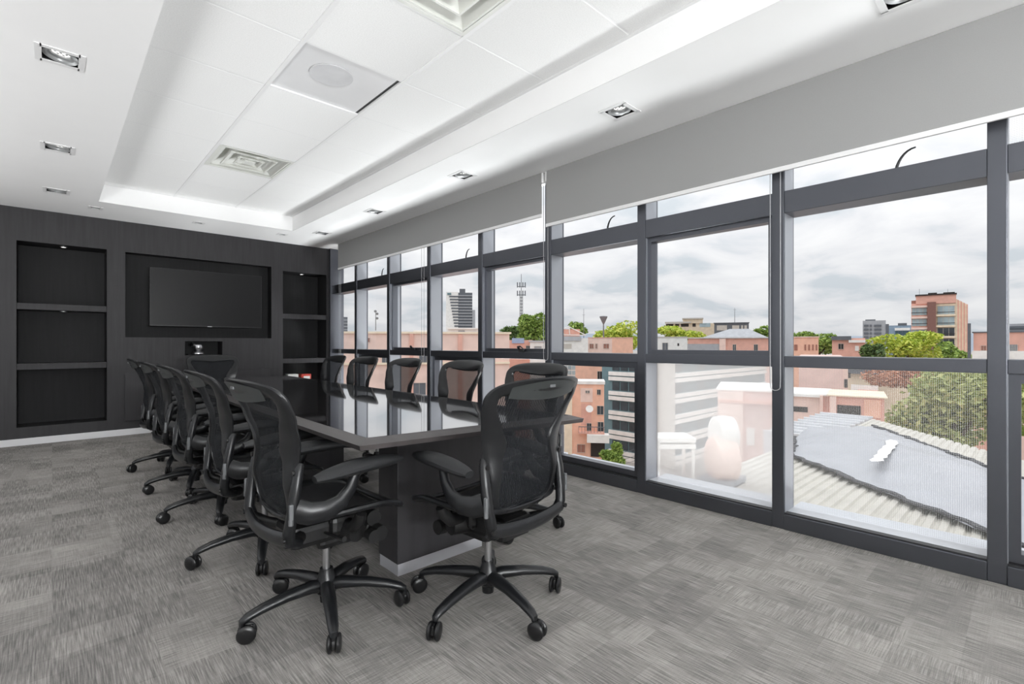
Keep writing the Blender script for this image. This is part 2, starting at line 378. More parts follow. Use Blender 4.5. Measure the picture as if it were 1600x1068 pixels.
# ------------------------------------------------------------------ glazing, bay by bay
YM = [.12 + .907 * k for k in range(-6, 8)] + [7.30]
ZSILL, ZM0, ZM1, ZU0, ZU1, XG = .10, .935, .998, 1.822, 1.95, W + .15
def handle(mb, x, y, z, s=1):
    mb.tube([(x - .02 * t, y - s * .085 * t ** 1.7, z + .115 * math.sin(t * math.pi / 2)) for t in [k / 8 for k in range(9)]], [.008 - .004 * k / 8 for k in range(9)], 8)
for k in range(len(YM) - 1):
    y0, y1 = YM[k], YM[k + 1]; n = k - 6; a, b = y0 + .0325, y1 - (.0325 if k < len(YM) - 2 else .0)
    org = (W, (y0 + y1) / 2, 0)
    r = thing('window_%d' % (k + 1), org, 'floor-to-ceiling grey framed window bay, number %d from the dark cabinet wall' % (len(YM) - 1 - k), 'window', kind='structure')
    bl = lambda mb_, nm, m_, sm=False: mb_.build(nm, m_, r, org, sm)
    bl(bx(W, W + .17, y0 - .0325, y0 + .0325, 0, ZS, bev=.003), 'mullion', M['frame'], True)
    for z0, z1 in ((ZSILL - .004, ZM0), (ZM1, ZU0), (ZU1, ZS)): bl(bx(W + .010, XG - .002, y0 - .0350, y0 - .0325, z0, z1), 'skylit_jamb_strip', M['jamb'])  # added strip; its pale colour stands for skylight on the mullion side
    bl(bx(W + .004, W + .165, a, b, ZM0, ZM1, bev=.003), 'transom', M['frame'], True)
    bl(bx(W + .004, W + .165, a, b, ZU0, ZU1, bev=.003), 'transom', M['frame'], True)
    bl(bx(W - .004, W + .05, a, b, 0, ZSILL - .012, bev=.003), 'sill_rail', M['frame'], True)
    bl(bx(W + .008, W + .055, a, b, ZSILL - .012, ZSILL - .005), 'sill_seal', M['frame_dark'])
    bl(bx(W + .05, W + .30, a, b, ZSILL - .03, ZSILL - .004), 'sill_plate', M['sill'])
    pl = M['glass']; pu = M['glass']
    if n == 1: pl = M['glass_haze']
    if n == 0: pl = M['glass_dots']
    if n == -1: pu = M['glass_dots']
    for z0, z1, m_ in ((ZSILL, ZM0, pl), (ZM1, ZU0, M['glass']), (ZU1, ZS, pu)):
        bl(MB().add([(XG, a, z0), (XG, b, z0), (XG, b, z1), (XG, a, z1)], [(0, 1, 2, 3)]), 'pane', m_)
    def sash(z0, z1, t=.042, x0=W + .03, x1=W + .10):
        q = MB()
        q.box(x0, x1, a, a + t, z0, z1); q.box(x0, x1, b - t, b, z0, z1); q.box(x0, x1, a + t, b - t, z0, z0 + t); q.box(x0, x1, a + t, b - t, z1 - t, z1)
        bl(q, 'sash_frame', M['frame'])
    if n % 2 == 0 and n != 0 or n == -1: sash(ZSILL, ZM0)
    if n % 2 == 1 and n not in (-1, 7): sash(ZM1, ZU0, .030)
    if n in (0, 2, 4, 6):
        hm = MB(); yh = y0 + .42 * (y1 - y0); handle(hm, W + .12, yh, ZU1 - .005); bl(hm, 'stay_handle', M['frame_dark'], True)
    if n in (3, 5):
        hm = MB(); yh = y0 + .35 * (y1 - y0); hm.box(W, W + .02, yh - .02, yh + .05, ZM1, ZM1 + .03, bev=.006)
        hm.tube([(W + .01, yh + .04, ZM1 + .02), (W - .02, yh + .03, ZM1 + .045), (W - .05, yh - .03, ZM1 + .05), (W - .06, yh - .08, ZM1 + .03)], [.012, .010, .007, .004], 8)
        bl(hm, 'latch_handle', M['frame_dark'], True)

# roller blinds
def chain(mb, x, y, ztop, zbot, w):
    L1, L2 = y - w / 2, y + w / 2
    pts = [(x, L1, ztop)] + [(x, L1, ztop - (ztop - zbot - w) * t) for t in (.3, .7, 1)]
    pts += [(x, y - w / 2 * math.cos(t), zbot + w / 2 - w / 2 * math.sin(t)) for t in [math.pi * q / 8 for q in range(1, 8)]]
    pts += [(x, L2, ztop - (ztop - zbot - w) * t) for t in (1, .7, .3, 0)]
    mb.tube(pts, .0022, 6, up=(1, 0, 0))
def blind(y0, y1, zb, label, ch):
    o = (3.0, (y0 + y1) / 2, zb)
    r = thing('roller_blind', o, label, 'blind', 'grey roller blinds over the windows')
    bx(3.0, 3.003, y0, y1, zb, ZS - .002).build('cloth', M['blind'], r, o, smooth=False)
    MB().tube([(3.035, y0 + .01, ZS - .045), (3.035, y1 - .01, ZS - .045)], .034, 16).build('roller', M['blind'], r, o)
    bx(2.994, 3.010, y0, y1, zb - .026, zb + .002, bev=.004).build('bottom_rail', M['white_plastic'], r, o)
    for y in (y0 - .004, y1 + .001): bx(2.998, 3.07, y - .004, y + .006, ZS - .085, ZS - .004).build('bracket', M['white_plastic'], r, o, smooth=False)
    for y, zl, w in ch:
        c = MB(); chain(c, 3.045, y, ZS - .03, zl, w); c.build('pull_chain', M['chain'], r, o)
blind(-4.9, 2.79, 2.066, 'wide grey roller blind raised over the window bays farthest from the dark wall', [(1.03, .80, .055)])
blind(2.84, 6.86, 2.16, 'grey roller blind raised over the window bays beside the dark cabinet wall', [(2.835, .93, .05), (4.72, .93, .05), (6.90, .55, .05)])

# ------------------------------------------------------------------ ceiling fittings
def downlight(x, y, label, tilt=0, half=HS, grp='square recessed downlights', fit='downlight'):
    o = (x, y, ZS); r = thing(fit, o, label, 'downlight', grp)
    h = half
    q = MB()
    for a0, a1, b0, b1 in ((-h - .02, -h + .006, -h - .02, h + .02), (h - .006, h + .02, -h - .02, h + .02), (-h, h, -h - .02, -h + .006), (-h, h, h - .006, h + .02)):
        q.box(a0, a1, b0, b1, -.004, 0)
    q.build('trim_ring', M['white_plastic'], r, smooth=False)
    z = .1
    MB().add([(-h, -h, 0), (h, -h, 0), (h, h, 0), (-h, h, 0), (-h, -h, z), (h, -h, z), (h, h, z), (-h, h, z)],
             [(4, 5, 6, 7), (0, 1, 5, 4), (1, 2, 6, 5), (2, 3, 7, 6), (3, 0, 4, 7)]).build('housing', M['black'], r, smooth=False)
    T = Matrix.Translation((0, 0, .012)) @ Matrix.Rotation(R(tilt), 4, 'Y')
    k = h / .074
    MB().lathe([(.073 * k, .03), (.073 * k, -.006), (.067 * k, -.012), (.054 * k, -.006), (.048 * k, .02), (.048 * k, .03)], 28, T).build('gimbal_ring', M['lamp_ring'], r)
    MB().lathe([(.047 * k, .012), (.040 * k, .006), (.038 * k, .018)], 28, T).build('lamp_rim', M['lamp_ring'], r)
    lp = MB().lathe([(0.0001, .012), (.036 * k, .012), (.036 * k, .03)], 24, T).build('lamp', M['lamp_on'], r)
    d = MB()
    for i in range(7):
        w = 2 * math.pi * i / 6; rr = 0 if i == 6 else .022 * k
        d.lathe([(.0045 * k, .009), (.006 * k, .012)], 8, T @ Matrix.Translation((rr * math.cos(w), rr * math.sin(w), 0)))
    d.build('lens', M['lamp_ring'], lp)
    l = bpy.data.lights.new('lamp_beam', 'SPOT'); l.energy = LAMP * (1 if half > .06 else .35); l.spot_size = R(95); l.spot_blend = .9; l.shadow_soft_size = .04; l.color = (1, .96, .9)
    lo = bpy.data.objects.new('lamp_beam', l); COL.objects.link(lo); lo.parent = r; lo.location = (0, 0, .0)
LAMP = 14
ordn = ['nearest', 'second from', 'third from', 'fourth from', 'fifth from']
for i, (x, y) in enumerate(reversed(DL)):
    downlight(x, y, 'square recessed downlight in the aisle soffit, %s the dark cabinet wall' % ordn[i], tilt=7)
for i, (x, y) in enumerate(reversed(DR)):
    downlight(x, y, 'square recessed downlight in the soffit along the windows, %s the dark cabinet wall' % ordn[i], tilt=-5)
for (x, y), w_ in zip(DF, ('at the aisle end', 'in the middle', 'at the window end')):
    downlight(x, y, 'small recessed downlight right above the dark wall, %s' % w_, half=.04, grp='small downlights over the cabinet wall', fit='small_downlight')

def vent(y, label, steps, dz):
    o = (GX[0], y, ZC); x0, x1, y0, y1 = GX[0] + .012, GX[1] - .012, y + .01, y + .603
    r = thing('air_vent', o, label, 'vent', 'square ceiling air vents')
    def ring(i, zl, zh, wd, nm):
        a0, a1, b0, b1 = x0 + i, x1 - i, y0 + i, y1 - i
        P = [(a0, b0, zl), (a1, b0, zl), (a1, b1, zl), (a0, b1, zl), (a0 + wd, b0 + wd, zh), (a1 - wd, b0 + wd, zh), (a1 - wd, b1 - wd, zh), (a0 + wd, b1 - wd, zh)]
        Q = [(p[0], p[1], p[2] + .003) for p in P]
        MB().add(P + Q, [(0, 1, 5, 4), (1, 2, 6, 5), (2, 3, 7, 6), (3, 0, 4, 7), (8, 12, 13, 9), (9, 13, 14, 10), (10, 14, 15, 11), (11, 15, 12, 8),
                         (0, 8, 9, 1), (1, 9, 10, 2), (2, 10, 11, 3), (3, 11, 8, 0), (4, 5, 13, 12), (5, 6, 14, 13), (6, 7, 15, 14), (7, 4, 12, 15)]).build(nm, M['vent'], r, o, smooth=False)
    ring(0, ZC - .004, ZC - .004, .022, 'rim')
    for i in range(steps):
        q = .022 + i * (.25 / steps)
        ring(q, ZC + .005, ZC + .005 + dz, .25 / steps * 1.25, 'louvre'); ring(q + .002, ZC - .001, ZC - .001, .012, 'louvre_lip')
    bx(x0 + .25, x1 - .25, y0 + .25, y1 - .25, ZC + .0, ZC + .006).build('centre_plate', M['vent'], r, o, smooth=False)
    MB().add([(x0, y0, ZC + .1), (x1, y0, ZC + .1), (x1, y1, ZC + .1), (x0, y1, ZC + .1)], [(0, 3, 2, 1)]).build('duct_throat', M['black'], r, o, smooth=False)
vent(4.522, 'square louvred air vent in the tiles, beside the plain tiles near the dark wall', 3, .055)
vent(1.457, 'deep stepped air vent in the tiles farthest from the dark wall', 3, .075)
o = (GX[0], 2.683, ZC); r = thing('light_panel', o, 'grey translucent ceiling panel with a round shape in it', 'panel')
bx(GX[0] + .012, GX[1] - .03, 2.690, 3.290, ZC + .012, ZC + .02).build('diffuser', M['diffuser'], r, o, smooth=False)
MB().lathe([(.0001, 0), (.125, 0), (.125, .004)], 36, Matrix.Translation((1.24, 2.93, ZC + .007))).build('round_disc', M['diffuser_spot'], r, o)  # slightly darker grey disc below the diffuser
bx(GX[1] - .029, GX[1] - .013, 2.69, 3.29, ZC + .012, ZC + .02).build('painted_gap_shade', M['black'], r, o, smooth=False)  # black strip painted in for the shadow of the slit beside the diffuser

# ------------------------------------------------------------------ things on the dark wall
r = thing('television', (1.471, F - .02, 1.285), 'wide flat black television mounted in the wall recess', 'television'); o = (1.471, F - .02, 1.285)
bx(.849, 2.093, F - .075, F - .03, 1.285, 1.995, bev=.006).build('casing', M['black'], r, o)
bx(.858, 2.084, F - .0765, F - .0745, 1.300, 1.987).build('screen', M['screen'], r, o, smooth=False)
bx(1.0, 1.95, F - .03, F + .04, 1.38, 1.9, bev=.02).build('rear_housing', M['black'], r, o)
bx(1.30, 1.64, F + .03, F + .15, 1.5, 1.8).build('wall_bracket', M['black'], r, o, smooth=False)
bx(1.45, 1.50, F - .079, F - .076, 1.289, 1.296).build('badge', M['steel'], r, o, smooth=False)
o = (1.36, F + .06, .93); r = thing('conference_camera', o, 'small silver and black camera on a base in the wall cubbyhole', 'camera')
bx(1.255, 1.50, F + .0, F + .13, .931, .945, bev=.004).build('base_plate', M['black_gloss'], r, o)
MB().lathe([(.065, 0), (.065, .012), (.05, .03), (.03, .035)], 24, Matrix.Translation((1.375, F + .06, .945))).build('swivel_base', M['steel'], r, o)
hd = MB().lathe([(.0001, -.052), (.03, -.045), (.048, -.02), (.052, .005), (.045, .03), (.02, .048), (.0001, .05)], 24, Matrix.Translation((1.375, F + .06, 1.030))).build('head', M['steel'], r, o)
MB().tube([(1.345, F + .055, 1.055), (1.30, F + .02, 1.065)], [.02, .024], 16).build('lens_barrel', M['steel'], r, o)
MB().tube([(1.30, F + .02, 1.065), (1.288, F + .01, 1.067)], [.021, .021], 16).build('lens', M['black_gloss'], r, o)
o = (2.13, F, .68); r = thing('socket_plate', o, 'grey flush socket plate on the dark wall behind the table', 'socket')
bx(2.042, 2.222, F - .012, F, .642, .721, bev=.003).build('plate', M['diffuser'], r, o)
bx(2.06, 2.20, F - .016, F - .011, .66, .703, bev=.002).build('cover', M['vent'], r, o)
SB = .19
o = (2.53, F + .1, SB); r = thing('white_box', o, 'small white-topped carton in the bottom niche by the windows', 'box')
# stands on a plain black carton so that it shows above the table
bx(2.47, 2.62, F + .02, F + .16, SB, .585, bev=.004).build('carton', M['black'], r, o)
bx(2.472, 2.618, F + .022, F + .158, .585, .635, bev=.004).build('lid', M['paper'], r, o)
o = (2.74, F + .1, SB); r = thing('red_box', o, 'red printed carton in the bottom niche by the windows', 'box')
bx(2.66, 2.80, F + .02, F + .15, SB + .001, .63, bev=.004).build('carton', M['red'], r, o)
bx(2.69, 2.78, F + .017, F + .021, .50, .60).build('print_band', M['paper'], r, o, smooth=False)
for x, z, w_ in ((.093, 2.157, 'top of the shelf niche by the aisle'), (.093, 1.436, 'upper shelf underside in the aisle niche'), (2.70, 2.107, 'top of the shelf niche by the windows')):
    o = (x, F + .12, z); r = thing('puck_light', o, 'tiny round spotlight under the ' + w_, 'light', 'niche spotlights')
    MB().lathe([(.034, 0), (.034, -.006), (.026, -.009), (.024, -.006)], 20).build('trim', M['steel'], r)
    MB().lathe([(.0001, -.0065), (.023, -.0065), (.023, -.002)], 16).build('lens', M['lamp_on'], r)

# ------------------------------------------------------------------ conference table
T = .712
def tbl_poly(e=0):
    return [(.868 - e, 1.735 - e), (1.895 + e, 1.60 - e), (1.945 + e, 5.80 + e), (.925 - e, 5.85 + e)]
o = (1.40, 3.75, 0); r = thing('conference_table', o, 'long dark polished conference table with sloping edges', 'table')
MB().prism([(x, y) for x, y in tbl_poly(-.002)], T - .03, T).build('table_top', M['table_top'], r, o, smooth=False)
P0, P1, P2 = tbl_poly(0), tbl_poly(.05), tbl_poly(.045)
V = [(x, y, T) for x, y in P0] + [(x, y, T - .017) for x, y in P1] + [(x, y, T - .036) for x, y in P2] + [(x, y, T - .036) for x, y in tbl_poly(-.02)]
V += [(x, y, T) for x, y in tbl_poly(-.001)]
fs = []
for lv in range(3):
    for i in range(4): fs.append((lv * 4 + i, lv * 4 + (i + 1) % 4, lv * 4 + 4 + (i + 1) % 4, lv * 4 + 4 + i))
for i in range(4): fs.append((16 + i, 16 + (i + 1) % 4, (i + 1) % 4, i))
MB().add(V, fs).build('edge_band', M['table_edge'], r, o, smooth=False)
for y in (2.0, 3.70, 5.50):
    bx(1.155, 1.665, y, y + .18, .055, T - .03, bev=.003).build('pedestal', M['table_leg'], r, o)
    bx(1.16, 1.66, y + .005, y + .175, 0, .055).build('plinth', M['plinth'], r, o, smooth=False)
bx(1.25, 1.55, 2.1, 5.4, T - .075, T - .03).build('support_beam', M['table_leg'], r, o, smooth=False)

# ------------------------------------------------------------------ swivel chairs
def smooth_loop(pts, n=4):
    """Catmull-Rom through an open list of 2D points"""
    out = []
    for i in range(len(pts) - 1):
        p0, p1, p2, p3 = pts[max(i - 1, 0)], pts[i], pts[i + 1], pts[min(i + 2, len(pts) - 1)]
        for k in range(n):
            t = k / n
            out.append(tuple(.5 * ((2 * b) + (c - a) * t + (2 * a - 5 * b + 4 * c - d) * t * t + (3 * b - a - 3 * c + d) * t ** 3) for a, b, c, d in zip(p0, p1, p2, p3)))
    return out + [pts[-1]]
def interp(tab, z):
    if z <= tab[0][0]: return tab[0][1]
    for (a, p), (b, q) in zip(tab, tab[1:]):
        if z <= b:
            t = (z - a) / (b - a); t = t * t * (3 - 2 * t) * .4 + t * .6
            return p + (q - p) * t
    return tab[-1][1]
YB_TAB = [(.43, -.195), (.50, -.222), (.58, -.235), (.66, -.228), (.72, -.236), (.80, -.268), (.88, -.305), (.95, -.342)]
def back_pt(x, z): return Vector((x, interp(YB_TAB, z) + .85 * x * x, z))
B_OUT = [(0, .432), (.10, .434), (.158, .446), (.186, .50), (.196, .57), (.206, .64), (.222, .71), (.241, .78), (.257, .845), (.256, .89), (.226, .925), (.14, .943), (0, .948)]
B_IN = [(0, .458), (.09, .459), (.135, .472), (.150, .52), (.148, .58), (.135, .645), (.121, .705), (.160, .77), (.198, .832), (.212, .866), (.190, .886), (.10, .876), (0, .868)]
def ring_mesh(outer, inner, fn, th, nsm=4, corner=None):
    o_, i_ = smooth_loop(outer, nsm), smooth_loop(inner, nsm)
    m = len(o_); right = [(o_[k], i_[k]) for k in range(m)]
    loop = right + [((-a[0], a[1]), (-b[0], b[1])) for a, b in reversed(right[1:-1])]
    mb = MB(); n = 10; V = []; Fc = []
    for a, b in loop:
        pa, pb = fn(*a), fn(*b); c = (pa + pb) / 2; u = (pa - pb) / 2
        nrm = fn.normal if hasattr(fn, 'normal') else Vector((0, 1, 0))
        for k in range(n):
            w = 2 * math.pi * k / n; cs, sn = math.cos(w), math.sin(w)
            V.append(c + u * (abs(cs) ** .7 * (1 if cs > 0 else -1)) + nrm * (th * abs(sn) ** .8 * (1 if sn > 0 else -1)))
    L_ = len(loop)
    for j in range(L_):
        for k in range(n):
            Fc.append((j * n + k, j * n + (k + 1) % n, ((j + 1) % L_) * n + (k + 1) % n, ((j + 1) % L_) * n + k))
    mb.add(V, Fc); return mb
def web_mesh(inner, fn, nx=12, nsm=3, dip=0):
    rows = smooth_loop(inner, nsm); V = []; Fc = []
    for x, z in rows:
        for k in range(nx + 1):
            u = -1 + 2 * k / nx; V.append(fn(x * u * 1.02, z))
    for j in range(len(rows) - 1):
        for k in range(nx):
            Fc.append((j * (nx + 1) + k, j * (nx + 1) + k + 1, (j + 1) * (nx + 1) + k + 1, (j + 1) * (nx + 1) + k))
    return MB().add(V, Fc)
S_OUT = [(0, -.205), (.14, -.205), (.205, -.185), (.238, -.12), (.25, -.02), (.252, .08), (.248, .16), (.228, .215), (.16, .238), (0, .245)]
S_IN = [(0, -.165), (.12, -.165), (.168, -.15), (.196, -.10), (.206, -.02), (.208, .06), (.204, .12), (.188, .165), (.13, .185), (0, .19)]
def seat_pt(x, y): return Vector((x, y, .440 + .42 * max(0, abs(x) - .08) ** 2 * 2 - 1.7 * max(0, y - .09) ** 2 + .10 * max(0, -y - .08)))
seat_pt.normal = Vector((0, 0, 1))
CM = {}
def chair_meshes():
    c, s_, st = M['chair'], M['chair_soft'], M['steel']
    CM['back_frame'] = ring_mesh(B_OUT, B_IN, back_pt, .013).mesh('back_frame', c)
    CM['back_mesh'] = web_mesh(B_IN, back_pt).mesh('back_mesh', M['pellicle'])
    tb = MB(); V = []; Fc = []; nx = 16
    top = smooth_loop(B_IN[-4:], 3); xs = [-.185 + .37 * k / nx for k in range(nx + 1)]
    for x in xs:
        zi = .868 + .42 * x * x; zo = .936 - .55 * x * x
        for z in (zi - .004, (zi + zo) / 2, zo): V.append(back_pt(x, z) + Vector((0, -.0145, 0)))
    for k in range(nx):
        for j in range(2): Fc.append((k * 3 + j, k * 3 + 3 + j, k * 3 + 4 + j, k * 3 + 1 + j))
    CM['top_insert'] = tb.add(V, Fc).mesh('top_insert', M['chair_insert'])
    CM['maker_plate'] = bx(-.016, .016, interp(YB_TAB, .915) - .0175, interp(YB_TAB, .915) - .0135, .909, .919).mesh('maker_plate', M['lever'])
    for sx, nm in ((1, 'R'), (-1, 'L')):
        x = .203 * sx
        CM['upright' + nm] = MB().tube([(x * .99, -.182, .655), (x * 1.02, -.192, .63), (x * 1.04, -.205, .56), (x * 1.03, -.215, .48), (x * .99, -.222, .425), (x * .90, -.215, .388), (x * .78, -.17, .365)],
                                       [(.012, .012), (.019, .016), (.021, .018), (.021, .019), (.022, .02), (.022, .022), (.016, .018)], 12, up=(0, 1, 0)).mesh('upright', c)
        bt = MB()
        for z, y in ((.628, -.211), (.405, -.242)): bt.tube([(x * 1.02, y + .004, z), (x * 1.02, y - .003, z)], .009, 12)
        CM['bolt' + nm] = bt.mesh('bolt', M['black'])
        # arm: bracket from the upright, rising post, pad
        CM['arm_bracket' + nm] = MB().tube([(x * 1.05, -.20, .50), (x * 1.16, -.165, .487), (x * 1.22, -.11, .487), (x * 1.22, -.06, .505), (x * 1.19, -.02, .545), (x * 1.16, .0, .585), (x * 1.15, .005, .60)],
                                           [(.024, .042), (.022, .040), (.02, .036), (.019, .03), (.018, .024), (.017, .02), (.017, .02)], 12).mesh('arm_bracket', c)
        pts = []; rad = []
        for t in range(11):
            q = t / 10; yy = -.15 + .36 * q
            wv = .047 * (math.sin(math.pi * min(1, max(0, q * .93 + .035))) ** .35) * (1 - .12 * q)
            pts.append((x * 1.17 - sx * .03 * q * q, yy, .612 + .012 * math.sin(math.pi * q) - .012 * (1 - q)))
            rad.append((wv, .027 * (math.sin(math.pi * min(1, max(0, q * .9 + .05))) ** .4)))
        CM['arm_pad' + nm] = MB().tube(pts, rad, 14).mesh('arm_pad', s_)
        CM['arm_lever' + nm] = MB().box(x * 1.13 - .006, x * 1.13 + .006, -.232, -.218, .475, .53, bev=.003).tube([(x * 1.13, -.226, .478), (x * 1.13, -.226, .46)], [.008, .008], 10).mesh('arm_lever', M['lever'])
    CM['cross_bar'] = MB().tube([(.2 * u, -.225 - .022 * (1 - u * u), .392 + .012 * u * u) for u in [-1 + 2 * k / 12 for k in range(13)]], [(.014, .026)] * 13, 12).mesh('cross_bar', c)
    CM['seat_frame'] = ring_mesh(S_OUT, S_IN, seat_pt, .013).mesh('seat_frame', c)
    def sw(x, y): return seat_pt(x, y) - Vector((0, 0, .012 * (1 - min(1, (x / .2) ** 2))))
    CM['seat_mesh'] = web_mesh(S_IN, sw).mesh('seat_mesh', M['seat_web'])
    t = MB().box(-.09, .09, -.17, .14, .305, .395, bev=.025).box(-.07, .07, -.06, .19, .27, .36, bev=.025).box(-.115, .115, -.03, .09, .33, .405, bev=.02)
    for sx in (-1, 1): t.tube([(sx * .06, .17, .30), (sx * .13, .17, .30)], [.032, .03], 14).tube([(sx * .09, .04, .345), (sx * .16, .05, .345)], [.042, .036], 14)
    t.tube([(-.09, .16, .355), (.09, .16, .355)], .032, 14)
    t.tube([(-.06, .12, .31), (-.06, .19, .32)], [.022, .026], 12).tube([(.05, .12, .31), (.05, .18, .32)], [.022, .026], 12)
    for sx in (-1, 1):
        t.tube([(sx * .085, .04, .36), (sx * .17, .035, .375), (sx * .215, .03, .415), (sx * .225, .03, .44)], [.03, .026, .024, .02], 10)
        t.tube([(sx * .09, -.14, .36), (sx * .16, -.2, .375), (sx * .18, -.22, .395)], [.022, .02, .02], 10)
    CM['tilt_mechanism'] = t.mesh('tilt_mechanism', M['black_mech'])
    k_ = MB()
    k_.tube([(.20, .075, .345), (.245, .075, .345)], [.02, .024], 14)
    CM['tilt_knob'] = k_.mesh('tilt_knob', M['black_mech'])
    CM['height_lever'] = MB().tube([(.10, -.05, .355), (.19, -.045, .36), (.235, -.04, .365)], [.005, .006, .010], 8).mesh('height_lever', M['black_mech'])
    CM['gas_lift'] = MB().lathe([(.0001, .13), (.0145, .13), (.0145, .31), (.0001, .31)], 20).mesh('gas_lift', st)
    CM['hub'] = MB().lathe([(.0001, .045), (.024, .045), (.026, .07), (.040, .085), (.042, .115), (.034, .14), (.027, .162), (.025, .175), (.0001, .175)], 20).mesh('hub', c)
    CM['star_leg'] = MB().tube([(.02, 0, .108), (.06, 0, .116), (.15, 0, .112), (.24, 0, .098), (.288, 0, .085), (.306, 0, .074), (.308, 0, .062)],
                               [(.026, .026), (.027, .025), (.025, .02), (.021, .017), (.019, .015), (.015, .012), (.012, .008)], 12).mesh('star_leg', c)
    cs = MB().tube([(0, 0, .085), (0, 0, .05)], .008, 10)
    for z in range(1): cs.lathe([(.0001, -.005), (.024, -.005), (.024, .005), (.0001, .005)], 16, Matrix.Translation((-.012, 0, .036)) @ Matrix.Rotation(R(90), 4, 'X'))
    hood = []
    CM['caster'] = cs.box(-.036, .004, -.005, .005, .03, .06, bev=.003).mesh('caster', M['black_mech'])
    CM['wheel'] = MB().lathe([(.0001, -.009), (.020, -.009), (.029, -.006), (.0325, -.002), (.0325, .003), (.029, .007), (.018, .010), (.0001, .010)], 22, Matrix.Rotation(R(90), 4, 'X')).mesh('wheel', M['wheel'])
M['chair_insert'] = mat('pale graphite insert', C(50, 53, 53), .5, var=.04)
M['lever'] = mat('dull lever', C(112, 114, 116), .4, .4)
M['seat_web'] = mat('black seat web', C(30, 30, 32), .65, var=.2, scale=260)
M['black_mech'] = mat('black mechanism', C(20, 20, 21), .45)
M['wheel'] = mat('black wheel', C(24, 24, 25), .3)
chair_meshes()
def chair(x, y, face, star, label, group, zs=0):
    r = thing('office_chair', (x, y, 0), label, 'chair', group, rz=R(face - 90))
    P = lambda nm, key=None, par=None, loc=(0, 0, 0), rz=0: link(nm, CM[key or nm], par or r, loc, rz)
    bf = P('back_frame'); P('back_mesh'); P('top_insert', par=bf); P('maker_plate', par=bf)
    for s in 'RL':
        u = P('upright', 'upright' + s); P('bolt', 'bolt' + s, u)
        ab = P('arm_bracket', 'arm_bracket' + s); P('arm_lever', 'arm_lever' + s, ab); P('arm_pad', 'arm_pad' + s)
    P('cross_bar'); P('seat_frame'); P('seat_mesh')
    tm = P('tilt_mechanism'); P('tilt_knob', par=tm); P('height_lever', par=tm)
    P('gas_lift'); P('hub')
    for k in range(5):
        a = R(star + 72 * k - (face - 90)); P('star_leg', rz=a)
        ca = a + R(rnd.uniform(-60, 60)) + math.pi * rnd.choice((0, 1))
        c = P('caster', loc=(.304 * math.cos(a), .304 * math.sin(a), 0), rz=ca)
        for s in (-1, 1):
            w = P('wheel', par=c, loc=(-.014, s * .0145, .0325)); w.rotation_euler = (0, 0, 0 if s < 0 else math.pi)
GL, GR = 'black mesh chairs along the aisle side of the table', 'black mesh chairs along the window side of the table'
cnt = ['nearest', 'second from', 'third from', 'fourth from', 'fifth from']
for i, (x, y, f, s) in enumerate([(.80, 1.94, 2, 180), (.80, 2.72, -2, 179), (.80, 3.57, 0, 182), (.79, 4.32, 1, 180), (.80, 5.15, -1, 178)]):
    chair(x, y, f, s, 'black mesh swivel chair on the aisle side of the table, %s the dark wall' % cnt[4 - i], GL)
for i, (x, y, f, s) in enumerate([(1.99, 2.17, 181, 14), (1.98, 2.95, 178, 20), (1.98, 3.76, 180, 10), (1.98, 4.52, 182, 16), (1.98, 5.22, 179, 12)]):
    chair(x, y, f, s, 'black mesh swivel chair on the window side of the table, %s the dark wall' % cnt[4 - i], GR)
chair(1.317, 1.552, 94, 47, 'black mesh swivel chair at the table end facing the television', 'black mesh chairs at the table ends')
chair(1.33, 6.12, -90, 30, 'black mesh swivel chair at the table end with its back to the television', 'black mesh chairs at the table ends')

# ------------------------------------------------------------------ the city outside
GZ = -13.6                                        # street level
def cf(r_, d, z): return (r_ * math.cos(YAW) + d * math.sin(YAW), -r_ * math.sin(YAW) + d * math.cos(YAW), z)
def pr(u, d): return (u - 800) / FPX * d
def pz(v, d): return H - (v - HOR) / FPX * d
def ground_pt(u, v, z):
    d = (H - z) * FPX / (v - HOR); return cf(pr(u, d), d, z)
BR = {}
for nm, c in dict(brick=(226, 176, 160), brick_pale=(236, 208, 196), brick_orange=(240, 190, 166), brick_dark=(160, 112, 98), pinkwall=(228, 200, 192), cream=(240, 224, 200), white=(238, 236, 232),
                  grey=(170, 172, 176), greydk=(104, 108, 114), concrete=(196, 190, 182), teal=(112, 138, 144), tealdk=(70, 92, 100), beige=(222, 204, 180), steelblue=(140, 158, 176), roofgrey=(182, 184, 188)).items():
    BR[nm] = mat('wall ' + nm, C(*c), .85, var=.09, scale=1.3)
BR['brown'] = mat('dark brown brick', C(134, 98, 90), .85, var=.1)
BR['win'] = mat('dark window glass', C(62, 70, 76), .15, var=.3, scale=.8)
BR['win_pale'] = mat('pale window glass', C(168, 186, 192), .15, var=.25, scale=.6)
BR['dark'] = mat('dark opening', C(54, 48, 46), .8, var=.2)
BR['metal'] = mat('zinc roof sheet', C(214, 215, 218), .5, .05, var=.05, scale=2)
BR['sheet'] = mat('fibre cement roof sheet', C(198, 194, 185), .85, var=.08, scale=3)
BR['tarp'] = mat('silver tarpaulin', C(168, 170, 176), .38, .15, var=.06, scale=1.5, bump=.3)
BR['rope'] = mat('dark gathered tarpaulin hem', C(62, 62, 66), .7, var=.3, scale=9)
BR['mast'] = mat('galvanised mast', C(120, 122, 126), .6, var=.1)
BR['asphalt'] = mat('pale asphalt', C(172, 166, 160), .9, var=.1, scale=.3)
BR['grass'] = mat('verge grass', C(140, 156, 92), .95, var=.2, scale=2)
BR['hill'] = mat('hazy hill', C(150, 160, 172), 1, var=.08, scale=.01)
BR['bark'] = mat('bark', C(96, 82, 68), .9, var=.2)

